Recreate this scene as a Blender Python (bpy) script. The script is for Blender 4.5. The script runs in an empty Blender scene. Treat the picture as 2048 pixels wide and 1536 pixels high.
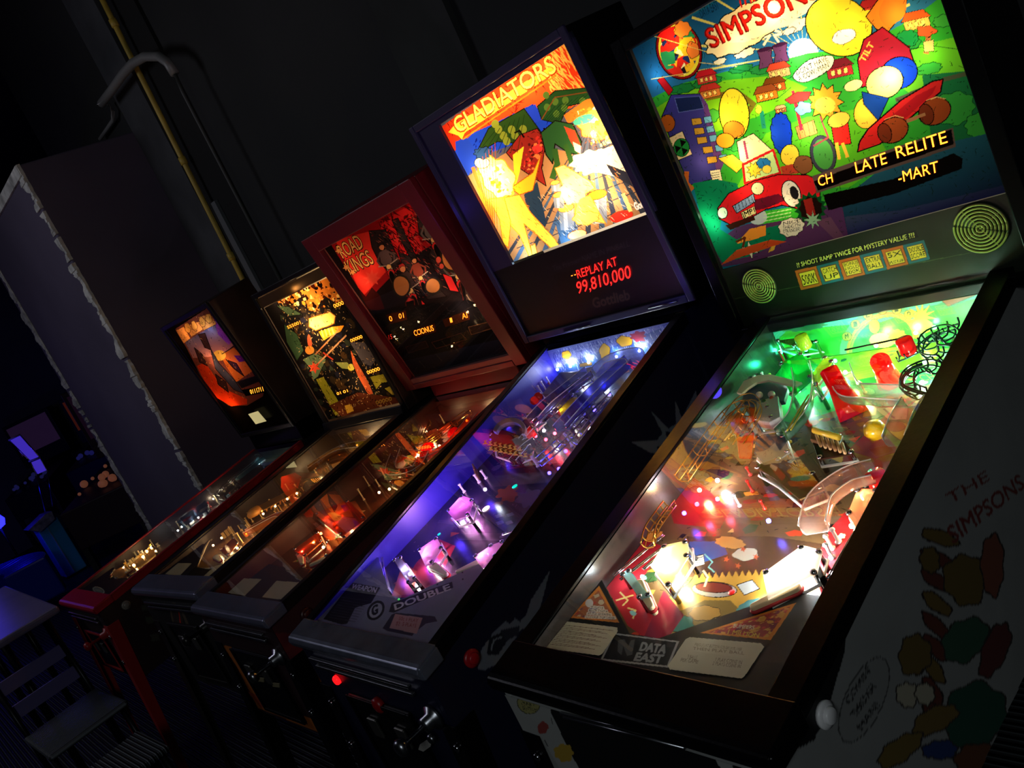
import bpy, bmesh, math, random
import numpy as np
from mathutils import Vector, Matrix
random.seed(7)
SC = bpy.context.scene
COL = SC.collection
# ------------------------------------------------------------------ camera
CAM = np.array([0.9668, -0.6485, 1.6630]); YAW, PIT, ROL, FPX = -0.9133, -0.1960, -0.4428, 1703.9
FWD = np.array([math.sin(YAW)*math.cos(PIT), math.cos(YAW)*math.cos(PIT), math.sin(PIT)])
_r = np.cross(FWD, [0, 0, 1]); _r /= np.linalg.norm(_r); _u = np.cross(_r, FWD)
RGT = _r*math.cos(ROL)+_u*math.sin(ROL); UPV = -_r*math.sin(ROL)+_u*math.cos(ROL)
cd = bpy.data.cameras.new('camera'); cam = bpy.data.objects.new('camera', cd); COL.objects.link(cam)
cd.sensor_width = 36; cd.lens = 36*FPX/2048; cd.clip_start = .02; cd.clip_end = 200
cam.matrix_world = Matrix(((RGT[0], UPV[0], -FWD[0], CAM[0]), (RGT[1], UPV[1], -FWD[1], CAM[1]), (RGT[2], UPV[2], -FWD[2], CAM[2]), (0, 0, 0, 1)))
SC.camera = cam
# ------------------------------------------------------------------ world, added fill lights, exposure
SC.view_settings.view_transform = 'Standard'; SC.view_settings.look = 'None'
SC.view_settings.exposure = 0; SC.view_settings.gamma = 1; SC.view_settings.use_curve_mapping = False
w = bpy.data.worlds.new('world'); SC.world = w; w.use_nodes = True
w.node_tree.nodes['Background'].inputs[0].default_value = (.25, .27, .5, 1)
w.node_tree.nodes['Background'].inputs[1].default_value = .0015
def light(name, kind, loc, power, col, size=.1, target=None, parent=None, size_y=None):
    d = bpy.data.lights.new(name, kind); d.energy = power; d.color = col
    if kind == 'AREA':
        d.size = size
        if size_y: d.shape = 'RECTANGLE'; d.size_y = size_y
    else: d.shadow_soft_size = size
    o = bpy.data.objects.new(name, d); COL.objects.link(o); o.location = loc
    if target is not None:
        o.rotation_euler = (Vector(target)-Vector(loc)).to_track_quat('-Z', 'Y').to_euler()
    if parent: o.parent = parent
    return o
light('front_fill_light', 'AREA', (2.0, -2.3, 2.8), 14, (.88, .96, 1.0), .9, (.3, .3, .7))  # unseen fill added to brighten the cabinet fronts and right sides
light('left_fill_light', 'AREA', (-4.3, -1.5, 3.3), 11.0, (.86, .86, 1.0), 1.0, (-2.6, .2, .9))  # unseen fill added for the partition face and lock bar highlights
light('blue_fill_light', 'POINT', (-9.3, -.1, 1.8), 5, (.06, .04, 1.0), .15)  # unseen blue light added high up for the reflection on the tabletop
light('violet_fill_light', 'POINT', (-8.2, -.6, 1.9), 2.0, (.5, .2, 1.0), .2)  # unseen violet light added to brighten and tint the tabletop

# ------------------------------------------------------------------ helpers
def lin(c):
    return tuple(((x/255.)/12.92 if x/255. <= .04045 else ((x/255.+.055)/1.055)**2.4) for x in c)
MATS = {}
def schlick(N, L, k=1.0):   # viewing-angle reflectance of a clear surface, same from both sides
    g = N.new('ShaderNodeNewGeometry'); d = N.new('ShaderNodeVectorMath'); d.operation = 'DOT_PRODUCT'; L.new(g.outputs['Incoming'], d.inputs[0]); L.new(g.outputs['Normal'], d.inputs[1])
    def mth(op, a, b=None):
        n = N.new('ShaderNodeMath'); n.operation = op
        for i, q in enumerate((a, b)):
            if q is None: continue
            if isinstance(q, (int, float)): n.inputs[i].default_value = q
            else: L.new(q, n.inputs[i])
        return n.outputs[0]
    a = mth('SUBTRACT', 1.0, mth('ABSOLUTE', d.outputs['Value'])); p = mth('POWER', a, 5.0)
    return mth('MINIMUM', mth('MULTIPLY', mth('ADD', mth('MULTIPLY', p, .96), .04), k), 1.0)
def mat(name, col=(128, 128, 128), rough=.5, metal=0, emit=0, noise=0, nscale=12, bump=0, spec=.5, kind='std', alpha=1, ecol=None):
    if name in MATS: return MATS[name]
    m = bpy.data.materials.new(name); m.use_nodes = True; N = m.node_tree.nodes; L = m.node_tree.links
    b = N['Principled BSDF']; out = N['Material Output']; c = lin(col)
    b.inputs['Base Color'].default_value = (*c, 1); b.inputs['Roughness'].default_value = rough
    b.inputs['Metallic'].default_value = metal; b.inputs['Specular IOR Level'].default_value = spec
    if emit:
        b.inputs['Emission Color'].default_value = (*lin(ecol or col), 1); b.inputs['Emission Strength'].default_value = emit
    if noise or bump:
        tc = N.new('ShaderNodeTexCoord'); n = N.new('ShaderNodeTexNoise'); n.inputs['Scale'].default_value = nscale
        n.inputs['Detail'].default_value = 6; L.new(tc.outputs['Object'], n.inputs['Vector'])
        if noise:
            r = N.new('ShaderNodeValToRGB'); r.color_ramp.elements[0].position = .3; r.color_ramp.elements[1].position = .7
            r.color_ramp.elements[0].color = (*[x*(1-noise) for x in c], 1); r.color_ramp.elements[1].color = (*[min(1, x*(1+noise)) for x in c], 1)
            L.new(n.outputs['Fac'], r.inputs[0]); L.new(r.outputs[0], b.inputs['Base Color'])
        if bump:
            bp = N.new('ShaderNodeBump'); bp.inputs['Strength'].default_value = bump; bp.inputs['Distance'].default_value = .01
            L.new(n.outputs['Fac'], bp.inputs['Height']); L.new(bp.outputs[0], b.inputs['Normal'])
    if kind == 'glass':       # thin clear pane: transparent with a mirror film
        t = N.new('ShaderNodeBsdfTransparent'); t.inputs[0].default_value = (*c, 1); g = N.new('ShaderNodeBsdfGlossy'); g.inputs['Roughness'].default_value = rough
        mx = N.new('ShaderNodeMixShader'); L.new(schlick(N, L, spec*2), mx.inputs[0]); L.new(t.outputs[0], mx.inputs[1]); L.new(g.outputs[0], mx.inputs[2]); L.new(mx.outputs[0], out.inputs[0])
    if kind == 'plastic':     # coloured translucent moulding
        t = N.new('ShaderNodeBsdfTransparent'); t.inputs[0].default_value = (*c, 1)
        d = N.new('ShaderNodeBsdfTranslucent'); d.inputs[0].default_value = (*c, 1)
        d2 = N.new('ShaderNodeBsdfDiffuse'); d2.inputs[0].default_value = (*c, 1)
        g = N.new('ShaderNodeBsdfGlossy'); g.inputs['Roughness'].default_value = .12
        a1 = N.new('ShaderNodeMixShader'); a1.inputs[0].default_value = .5; a2 = N.new('ShaderNodeMixShader'); a2.inputs[0].default_value = alpha
        a3 = N.new('ShaderNodeMixShader'); L.new(schlick(N, L), a3.inputs[0])
        L.new(d.outputs[0], a1.inputs[1]); L.new(d2.outputs[0], a1.inputs[2]); L.new(t.outputs[0], a2.inputs[1]); L.new(a1.outputs[0], a2.inputs[2])
        L.new(a2.outputs[0], a3.inputs[1]); L.new(g.outputs[0], a3.inputs[2]); L.new(a3.outputs[0], out.inputs[0])
    if kind in ('print', 'lit'):
        at = N.new('ShaderNodeAttribute'); at.attribute_name = 'art'
        L.new(at.outputs['Color'], b.inputs['Base Color'])
        if kind == 'lit':     # printed film lit by the lamps behind it
            d = N.new('ShaderNodeBsdfTranslucent'); L.new(at.outputs['Color'], d.inputs[0])
            mx = N.new('ShaderNodeMixShader'); mx.inputs[0].default_value = .12
            L.new(d.outputs[0], mx.inputs[1]); L.new(b.outputs[0], mx.inputs[2]); L.new(mx.outputs[0], out.inputs[0])
    if kind == 'ribbed':      # floor / seat with raised parallel ribs
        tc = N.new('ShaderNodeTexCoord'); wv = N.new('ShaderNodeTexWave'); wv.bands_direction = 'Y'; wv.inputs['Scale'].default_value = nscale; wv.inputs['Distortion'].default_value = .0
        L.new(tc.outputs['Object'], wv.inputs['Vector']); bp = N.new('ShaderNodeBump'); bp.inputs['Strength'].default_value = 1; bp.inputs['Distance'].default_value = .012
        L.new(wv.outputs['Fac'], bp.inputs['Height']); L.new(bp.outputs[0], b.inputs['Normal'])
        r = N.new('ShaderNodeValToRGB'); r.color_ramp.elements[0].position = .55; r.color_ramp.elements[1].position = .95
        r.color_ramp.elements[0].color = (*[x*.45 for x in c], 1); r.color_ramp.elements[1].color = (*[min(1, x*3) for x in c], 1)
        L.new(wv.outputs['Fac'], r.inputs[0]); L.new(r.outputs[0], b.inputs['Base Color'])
    MATS[name] = m; return m

class MB:
    """collects shapes into one mesh"""
    def __init__(s): s.v = []; s.f = []; s.m = []; s.cur = 0; s.smooth = []; s.sm = False
    def add(s, vs, fs):
        o = len(s.v); s.v += [tuple(map(float, v)) for v in vs]
        for f in fs: s.f.append([o+i for i in f]); s.m.append(s.cur); s.smooth.append(s.sm)
        return s
    def box(s, x0, x1, y0, y1, z0, z1):
        return s.add([(x, y, z) for x in (x0, x1) for y in (y0, y1) for z in (z0, z1)], [(0, 1, 3, 2), (4, 6, 7, 5), (0, 4, 5, 1), (2, 3, 7, 6), (0, 2, 6, 4), (1, 5, 7, 3)])
    def hexa(s, b, t):      # two matching quads, bottom and top
        return s.add(list(b)+list(t), [(3, 2, 1, 0), (4, 5, 6, 7), (0, 1, 5, 4), (1, 2, 6, 5), (2, 3, 7, 6), (3, 0, 4, 7)])
    def prism(s, a, b):     # two matching loops
        n = len(a); return s.add(list(a)+list(b), [list(range(n))[::-1], [n+i for i in range(n)]]+[(i, (i+1) % n, n+(i+1) % n, n+i) for i in range(n)])
    def slab(s, poly, d):   # planar loop thickened by vector d
        d = np.array(d, float); return s.prism([np.array(p, float) for p in poly], [np.array(p, float)+d for p in poly])
    def tube(s, path, r, n=8, closed=False):
        s.sm = True
        P = [np.array(p, float) for p in path]; R = r if hasattr(r, '__len__') else [r]*len(P); rings = []
        for i, p in enumerate(P):
            t = P[min(i+1, len(P)-1)]-P[max(i-1, 0)]; t /= (np.linalg.norm(t)+1e-12)
            a = np.array([0, 0, 1.]) if abs(t[2]) < .9 else np.array([1., 0, 0]); u = np.cross(t, a); u /= np.linalg.norm(u); v = np.cross(t, u)
            rings.append([p+R[i]*(u*math.cos(2*math.pi*k/n)+v*math.sin(2*math.pi*k/n)) for k in range(n)])
        vs = [q for rg in rings for q in rg]; fs = [(i*n+k, i*n+(k+1) % n, (i+1)*n+(k+1) % n, (i+1)*n+k) for i in range(len(P)-1) for k in range(n)]
        fs += [list(range(n))[::-1], [(len(P)-1)*n+k for k in range(n)]]
        s.add(vs, fs); s.sm = False; return s
    def lathe(s, c, prof, ax=(0, 0, 1), n=20):   # prof: (radius, height along ax)
        ax = np.array(ax, float); ax /= np.linalg.norm(ax)
        return s.tube([np.array(c, float)+ax*h for r, h in prof], [max(r, 1e-4) for r, h in prof], n) if False else s._lathe(c, prof, ax, n)
    def _lathe(s, c, prof, ax, n):
        a = np.array([0, 0, 1.]) if abs(ax[2]) < .9 else np.array([1., 0, 0]); u = np.cross(ax, a); u /= np.linalg.norm(u); v = np.cross(ax, u); c = np.array(c, float)
        vs = [c+ax*h+max(r, 1e-4)*(u*math.cos(2*math.pi*k/n)+v*math.sin(2*math.pi*k/n)) for r, h in prof for k in range(n)]
        fs = [(i*n+k, i*n+(k+1) % n, (i+1)*n+(k+1) % n, (i+1)*n+k) for i in range(len(prof)-1) for k in range(n)]
        fs += [list(range(n))[::-1], [(len(prof)-1)*n+k for k in range(n)]]; s.sm = True; s.add(vs, fs); s.sm = False; return s
    def ball(s, c, r, n=10):
        return s._lathe(c, [(r*math.sin(math.pi*i/n), -r*math.cos(math.pi*i/n)) for i in range(n+1)], np.array([0, 0, 1.]), n*2 if n < 12 else n)
    def build(s, name, m, parent=None, bevel=0, seg=2):
        me = bpy.data.meshes.new(name); me.from_pydata(s.v, [], s.f)
        for k in (m if isinstance(m, (list, tuple)) else [m]): me.materials.append(k)
        me.polygons.foreach_set('material_index', s.m); me.polygons.foreach_set('use_smooth', s.smooth)
        bm = bmesh.new(); bm.from_mesh(me); bmesh.ops.recalc_face_normals(bm, faces=bm.faces); bm.to_mesh(me); bm.free()
        o = bpy.data.objects.new(name, me); COL.objects.link(o)
        if parent: o.parent = parent
        if bevel:
            b = o.modifiers.new('bevel', 'BEVEL'); b.width = bevel; b.segments = seg; b.limit_method = 'ANGLE'; b.angle_limit = math.radians(40)
        return o
def tag(o, label=None, cat=None, group=None, kind=None):
    if label: o['label'] = label
    if cat: o['category'] = cat
    if group: o['group'] = group
    if kind: o['kind'] = kind
    return o
def empty(name, loc=(0, 0, 0), rz=0):
    o = bpy.data.objects.new(name, None); COL.objects.link(o); o.location = loc; o.rotation_euler = (0, 0, rz); o.empty_display_size = .2; return o

# ------------------------------------------------------------------ machine frames (measured cabinet geometry, metres)
KEYS = 'x y yaw h sl cw bw yb z0 z1 ld tt gw'.split()
RAW = {1: [-3.1759, -.1102, .0335, .8919, .1294, .2833, .3140, 1.1383, 1.1284, 1.8222, .0697, -.0981, .265],
       2: [-2.2333, .0160, .0673, .9465, .1212, .3025, .3170, 1.0602, 1.0722, 1.7569, .0699, -.0280, .265],
       3: [-1.5749, -.0010, .0246, .9349, .1282, .2726, .3737, 1.1626, 1.1504, 1.8504, .0566, -.1236, .252],
       4: [-.7535, -.0308, .0034, .9438, .2298, .2868, .3410, 1.1090, 1.2342, 1.9689, .0432, -.0585, .262],
       5: [0., 0., -.0322, .9236, .2072, .2939, .3614, 1.0548, 1.1171, 1.8784, .0686, -.0069, .2536]}
class Mach: pass
class Plane:
    def __init__(s, O, U, V):
        s.O = np.array(O, float); s.U = np.array(U, float); s.V = np.array(V, float); s.U /= np.linalg.norm(s.U); s.V /= np.linalg.norm(s.V); s.N = np.cross(s.U, s.V)
    def off(s, d): return Plane(s.O+s.N*d, s.U, s.V)
    def at(s, u, v, d=0): return s.O+s.U*u+s.V*v+s.N*d
class Frame:
    def __init__(s, loc, yaw): s.loc = np.array(loc, float); s.yaw = yaw; s.v = (0, 0, 1)
    def view(s, ox, oy, k): s.v = (ox, oy, k); return s
    def hit(s, p, pl):       # photograph point -> point of the plane, in local metres
        x = s.v[0]+p[0]*s.v[2]; y = s.v[1]+p[1]*s.v[2]
        d = FWD+RGT*(x-1024)/FPX-UPV*(y-768)/FPX; c, n = math.cos(s.yaw), math.sin(s.yaw)
        R = np.array([[c, n, 0], [-n, c, 0], [0, 0, 1]]); o = R@(CAM-s.loc); d = R@d
        t = ((pl.O-o)@pl.N)/(d@pl.N); return o+t*d
    def uv(s, p, pl): q = s.hit(p, pl)-pl.O; return q@pl.U, q@pl.V
def machine(k):
    m = Frame((0, 0, 0), 0)
    for a, b in zip(KEYS, RAW[k]): setattr(m, a, b)
    m.t = math.tan(m.sl); m.loc = np.array([m.x, m.y, 0.]); m.yaw = m.yaw
    m.df, m.dr = .045, .115
    m.top = lambda y: m.h+m.t*y
    m.ps = m.t-(m.dr-m.df)/m.yb
    m.pf = lambda y: m.h-m.df+m.ps*y
    m.PF = Plane((-m.gw, m.ld, m.pf(m.ld)), (1, 0, 0), (0, 1, m.ps))
    m.GL = Plane((-m.gw, m.ld, m.top(m.ld)), (1, 0, 0), (0, 1, m.t))
    m.BB = Plane((-m.bw, m.yb, m.z0), (1, 0, 0), (0, m.tt, m.z1-m.z0)); m.bh = math.hypot(m.tt, m.z1-m.z0)
    m.FR = Plane((-m.cw, -.001, .5), (1, 0, 0), (0, 0, 1)); m.SR = Plane((m.cw+.001, 0, .5), (0, 1, 0), (0, 0, 1))
    m.BP = Plane((-m.gw, m.yb-.012, m.pf(m.yb-.012)), (1, 0, 0), (0, 0, 1))
    return m

# ------------------------------------------------------------------ printed artwork: coloured mesh grids
_tx = {}
def text_tris(body, bold=.0, shear=0):
    key = (body, bold, shear)
    if key in _tx: return _tx[key]
    cu = bpy.data.curves.new('lettering', 'FONT'); cu.body = body; cu.shear = shear; cu.resolution_u = 3; cu.fill_mode = 'FRONT'
    o = bpy.data.objects.new('lettering', cu); COL.objects.link(o)
    me = bpy.data.meshes.new_from_object(o.evaluated_get(bpy.context.evaluated_depsgraph_get()))
    me.calc_loop_triangles(); V = np.array([v.co[:2] for v in me.vertices]).reshape(-1, 2); T = [tuple(t.vertices) for t in me.loop_triangles]
    bpy.data.objects.remove(o); bpy.data.curves.remove(cu); bpy.data.meshes.remove(me)
    if len(V):
        V = V.copy(); V[:, 0] -= V[:, 0].min(); V[:, 0] /= V[:, 0].max(); V[:, 1] /= .68
    _tx[key] = (V, T); return V, T
class Canvas:
    def __init__(s, fr, pl, W, H, cell, base=(0, 0, 0)):
        s.fr, s.pl, s.W, s.H = fr, pl, W, H; s.nx = max(2, int(W/cell)); s.ny = max(2, int(H/cell)); s.cx = W/(s.nx-1); s.cy = H/(s.ny-1)
        s.c = np.empty((s.ny, s.nx, 3)); s.c[:] = lin(base); s.mask = None; s.rng = np.random.default_rng(5)
        s.X, s.Y = np.meshgrid(np.arange(s.nx)*s.cx, np.arange(s.ny)*s.cy)
    def P(s, pts): return np.array([s.fr.uv(p, s.pl) for p in pts])
    def _region(s, Q):
        i0 = max(0, int(Q[:, 0].min()/s.cx)-1); i1 = min(s.nx, int(Q[:, 0].max()/s.cx)+3); j0 = max(0, int(Q[:, 1].min()/s.cy)-1); j1 = min(s.ny, int(Q[:, 1].max()/s.cy)+3)
        if i0 >= i1 or j0 >= j1: return None
        X = s.X[j0:j1, i0:i1]; Y = s.Y[j0:j1, i0:i1]; ins = np.zeros(X.shape, bool); n = len(Q)
        for k in range(n):
            x1, y1 = Q[k]; x2, y2 = Q[(k+1) % n]
            if y1 == y2: continue
            cnd = ((y1 > Y) != (y2 > Y)) & (X < (x2-x1)*(Y-y1)/(y2-y1)+x1); ins ^= cnd
        return (slice(j0, j1), slice(i0, i1)), ins
    def uvpoly(s, Q, col, a=1):
        r = s._region(np.array(Q, float))
        if r is None: return s
        sl, ins = r; cc = np.array(lin(col)); s.c[sl][ins] = s.c[sl][ins]*(1-a)+cc*a; return s
    def poly(s, pts, col, a=1, edge=None, ew=2.2):
        s.uvpoly(s.P(pts), col, a)
        if edge is not None: s.line(list(pts)+[pts[0]], ew, edge)
        return s
    def blend(s, pts, c0, c1, d=(0, 1)):   # printed two-colour blend across a shape, along uv direction d
        Q = s.P(pts); r = s._region(Q)
        if r is None: return s
        sl, ins = r; q = Q@np.array(d, float); f = (s.X[sl]*d[0]+s.Y[sl]*d[1]-q.min())/(q.max()-q.min()+1e-9); f = np.clip(f, 0, 1)[..., None]
        C = (1-f)*np.array(lin(c0))+f*np.array(lin(c1)); s.c[sl][ins] = C[ins]; return s
    def ell(s, x, y, rx, ry, col, rot=0, edge=None, ew=2.2, a=1, n=26):
        c, d = math.cos(math.radians(rot)), math.sin(math.radians(rot))
        return s.poly([(x+rx*math.cos(t)*c-ry*math.sin(t)*d, y+rx*math.cos(t)*d+ry*math.sin(t)*c) for t in [2*math.pi*k/n for k in range(n)]], col, a, edge, ew)
    def star(s, x, y, r1, r2, n, col, rot=0, edge=None, sq=1, ew=2.2):
        return s.poly([(x+(r1 if k % 2 else r2)*math.cos(math.pi*k/n+rot), y+sq*(r1 if k % 2 else r2)*math.sin(math.pi*k/n+rot)) for k in range(2*n)], col, 1, edge, ew)
    def blob(s, x, y, rx, ry, col, rot=0, amp=.15, n=9, edge=None, ew=2.2, seed=0):
        rg = random.Random(seed+int(x*3+y)); ph = [rg.uniform(0, 6.28) for _ in range(3)]; c, d = math.cos(math.radians(rot)), math.sin(math.radians(rot)); P = []
        for k in range(48):
            t = 2*math.pi*k/48; f = 1+amp*(math.sin(n*t+ph[0])*.6+math.sin(2*t+ph[1])*.4+math.sin(3*t+ph[2])*.3)
            X, Y = rx*f*math.cos(t), ry*f*math.sin(t); P.append((x+X*c-Y*d, y+X*d+Y*c))
        return s.poly(P, col, 1, edge, ew)
    def line(s, pts, wd, col):
        for (a, b) in zip(pts[:-1], pts[1:]):
            d = math.hypot(b[0]-a[0], b[1]-a[1])
            if d < 1e-6: continue
            nx, ny = -(b[1]-a[1])/d*wd/2, (b[0]-a[0])/d*wd/2; ex, ey = (b[0]-a[0])/d*wd/3, (b[1]-a[1])/d*wd/3
            s.poly([(a[0]+nx-ex, a[1]+ny-ey), (b[0]+nx+ex, b[1]+ny+ey), (b[0]-nx+ex, b[1]-ny+ey), (a[0]-nx-ex, a[1]-ny-ey)], col)
        return s
    def text(s, body, bl, br, tl, col, bold=.0, shear=0, lh=None):
        B, R, T = s.P([bl, br, tl]); V, F = text_tris(body, bold, shear)
        if not len(V): return s
        Q = B+V[:, :1]*(R-B)+V[:, 1:]*(T-B)
        hgt = np.linalg.norm(T-B)*bold*1.6
        for k in range(9 if bold > .012 else (3 if bold else 1)):
            d = np.zeros(2) if k == 0 else hgt*np.array([math.cos(k*math.pi/4), math.sin(k*math.pi/4)])
            for f in F: s.uvpoly(Q[list(f)]+d, col)
        return s
    def splat(s, pts, cols, n, r0, r1, seed=1, a=1):   # printed confetti of small shapes inside a loop
        rg = random.Random(seed); Q = s.P(pts); r = s._region(Q)
        if r is None: return s
        keep = s.c.copy(); sl, ins = r; x0, y0 = Q.min(0); x1, y1 = Q.max(0)
        for _ in range(n):
            x, y = rg.uniform(x0, x1), rg.uniform(y0, y1); rr = rg.uniform(r0, r1); k = rg.randint(3, 7); e = rg.uniform(.35, 1); ph = rg.uniform(0, 6.28)
            s.uvpoly([(x+rr*math.cos(ph+6.283*i/k), y+rr*e*math.sin(ph+6.283*i/k)) for i in range(k)], rg.choice(cols), a)
        m = np.zeros(s.c.shape[:2], bool); m[sl] = ins; s.c[~m] = keep[~m]; return s
    def ink(s, pts, n, col, seed=2, wd=.0012, ln=.03, dirs=None):   # short ink strokes (drawn texture)
        rg = random.Random(seed); Q = s.P(pts); r = s._region(Q)
        if r is None: return s
        keep = s.c.copy(); sl, ins = r; x0, y0 = Q.min(0); x1, y1 = Q.max(0)
        for _ in range(n):
            x, y = rg.uniform(x0, x1), rg.uniform(y0, y1); t = rg.uniform(0, 6.28) if dirs is None else dirs+rg.uniform(-.3, .3); l = rg.uniform(.3, 1)*ln
            dx, dy = math.cos(t)*l, math.sin(t)*l; nx, ny = -math.sin(t)*wd, math.cos(t)*wd; b = rg.uniform(-.5, .5)*l
            s.uvpoly([(x, y), (x+dx/2+nx+b*.3, y+dy/2+ny), (x+dx, y+dy), (x+dx/2-nx+b*.3, y+dy/2-ny)], col)
        m = np.zeros(s.c.shape[:2], bool); m[sl] = ins; s.c[~m] = keep[~m]; return s
    def mottle(s, amt=.25, scale=.02, seed=3):
        rg = np.random.default_rng(seed); f = np.ones((s.ny, s.nx))
        for o in range(3):
            k = scale/(2**o); gx, gy = int(s.W/k)+3, int(s.H/k)+3; g = rg.random((gy, gx)); u = s.X/k; v = s.Y/k; i = u.astype(int); j = v.astype(int); fu = u-i; fv = v-j
            i = np.clip(i, 0, gx-2); j = np.clip(j, 0, gy-2)
            f += amt/(1.5**o)*(((g[j, i]*(1-fu)+g[j, i+1]*fu)*(1-fv)+(g[j+1, i]*(1-fu)+g[j+1, i+1]*fu)*fv)-.5)*2
        s.c *= np.clip(f, .1, 3)[..., None]; return s
    def clip(s, pts):
        Q = s.P(pts); r = s._region(Q); m = np.zeros(s.c.shape[:2], bool); m[r[0]] = r[1]; s.mask = m if s.mask is None else (s.mask & m); return s
    def clipuv(s, Q):
        r = s._region(np.array(Q, float)); m = np.zeros(s.c.shape[:2], bool); m[r[0]] = r[1]; s.mask = m; return s
    def build(s, name, m, parent):
        V = s.pl.O[None, None]+s.X[..., None]*s.pl.U+s.Y[..., None]*s.pl.V; idx = np.arange(s.nx*s.ny).reshape(s.ny, s.nx)
        F = np.stack([idx[:-1, :-1], idx[:-1, 1:], idx[1:, 1:], idx[1:, :-1]], -1).reshape(-1, 4); V = V.reshape(-1, 3); C = np.clip(s.c, 0, 1).reshape(-1, 3)
        if s.mask is not None:
            mk = s.mask.reshape(-1); F = F[mk[F].any(1)]; used = np.unique(F); re = np.full(len(V), -1); re[used] = np.arange(len(used)); V = V[used]; C = C[used]; F = re[F]
        me = bpy.data.meshes.new(name); me.vertices.add(len(V)); me.vertices.foreach_set('co', V.astype(np.float32).ravel())
        me.loops.add(F.size); me.loops.foreach_set('vertex_index', F.ravel().astype(np.int32)); me.polygons.add(len(F))
        me.polygons.foreach_set('loop_start', np.arange(0, F.size, 4, dtype=np.int32)); me.polygons.foreach_set('loop_total', np.full(len(F), 4, dtype=np.int32))
        me.update(calc_edges=True); at = me.color_attributes.new('art', 'FLOAT_COLOR', 'POINT'); at.data.foreach_set('color', np.concatenate([C, np.ones((len(C), 1))], 1).astype(np.float32).ravel())
        me.materials.append(m); o = bpy.data.objects.new(name, me); COL.objects.link(o)
        if parent: o.parent = parent
        return o
def letters(name, fr, pl, body, bl, br, tl, m, parent, off=.001, bold=0, shear=0):
    """raised or glowing lettering as a real mesh on a plane"""
    B, R, T = [fr.hit(p, pl) for p in (bl, br, tl)]; V, F = text_tris(body, bold, shear)
    me = bpy.data.meshes.new(name); me.from_pydata([tuple(B+a*(R-B)+b*(T-B)+pl.N*off) for a, b in V], [], F); me.materials.append(m)
    o = bpy.data.objects.new(name, me); COL.objects.link(o); o.parent = parent; return o
PRINT = mat('printed_art', rough=.35, kind='print'); LIT = mat('backlit_art', rough=.25, kind='lit'); CARD = mat('printed_card', rough=.7, kind='print')
CHROME = mat('brushed_chrome', (150, 152, 158), .28, 1, noise=.12, nscale=60); BLACK = mat('black_lacquer', (6, 6, 8), .3, bump=.04, nscale=80, spec=.18)
STEEL = mat('polished_steel', (190, 190, 195), .15, 1); RUBBER = mat('black_rubber', (12, 12, 12), .8)
GLASS = mat('clear_glass', (250, 252, 250), .0, kind='glass', spec=.95); CLEAR = mat('clear_plastic', (235, 238, 240), alpha=.14, kind='plastic')
GOLDW = mat('brass_wire', (190, 140, 60), .3, 1); WHITEPL = mat('white_plastic', (200, 200, 195), .4)
def bulb(name, m, p, pl, h, col, power, r=.006, vis=True, parent=None, em=40, size=None):
    """a lamp: glowing glass bead plus the light it throws; p is where it stands"""
    q = m.hit(p, pl.off(h)) if len(p) == 2 else np.array(p)
    if vis:
        k = 'bulb_glow_%d_%d_%d_%d' % (*[int(c*255) for c in col], em)
        mm = mat(k, tuple(int(255*max(c, 0)**(1/2.2)) for c in col), emit=em); MB()._lathe(q, [(0, -r), (r*.8, -r*.6), (r, 0), (r*.8, r*.7), (0, r*1.1)], np.array([0, 0, 1.]), 10).build(name, mm, parent)
    light(name+'_light', 'POINT', tuple(q+np.array([0, 0, r*1.6 if vis else 0])), power, col, size or .006, parent=parent)

# ------------------------------------------------------------------ the place: floor, walls, partition, pipes
WALLM = mat('painted_concrete_wall', (36, 37, 37), .75, noise=.3, nscale=1.3, bump=.25)
DARKW = mat('dark_far_wall', (96, 92, 120), .8, noise=.3, nscale=.8)
def struct(name, mb, m, **k): return tag(mb.build(name, m, **k), kind='structure')
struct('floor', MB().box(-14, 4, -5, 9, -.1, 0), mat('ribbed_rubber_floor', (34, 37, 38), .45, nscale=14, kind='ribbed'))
struct('wall_back', MB().box(-5.9, 4, 1.62, 1.8, 0, 4.4), WALLM)
struct('wall_right', MB().box(3.9, 4.0, -5, 1.62, 0, 4.4), WALLM)
struct('wall_front', MB().box(-14, 4, -5.1, -5, 0, 4.4), WALLM)
struct('wall_left', MB().box(-14.1, -14, -5, 9, 0, 4.4), DARKW)
struct('wall_far', MB().box(-14, -4.5, 8.9, 9, 0, 4.4), DARKW)
struct('ceiling', MB().box(-14, 4, -5.1, 9, 4.4, 4.5), mat('dark_ceiling', (12, 12, 13), .9))
struct('trim_1', MB().box(-4.24, -3.86, 1.585, 1.62, 0, 4.4), mat('wall_pilaster', (66, 68, 72), .8, noise=.35, nscale=3, bump=.2))
struct('trim_2', MB().box(-3.80, -3.46, 1.60, 1.62, 0, 4.4), mat('recess_shade_paint', (14, 15, 15), .8, noise=.3, nscale=3))  # thin dark strip painting in the shade of a wall recess
struct('trim_6', MB().box(-1.72, -1.35, 1.59, 1.62, 2.0, 4.4), mat('wall_patch', (50, 52, 50), .8, noise=.4, nscale=2.5, bump=.3))
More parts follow.
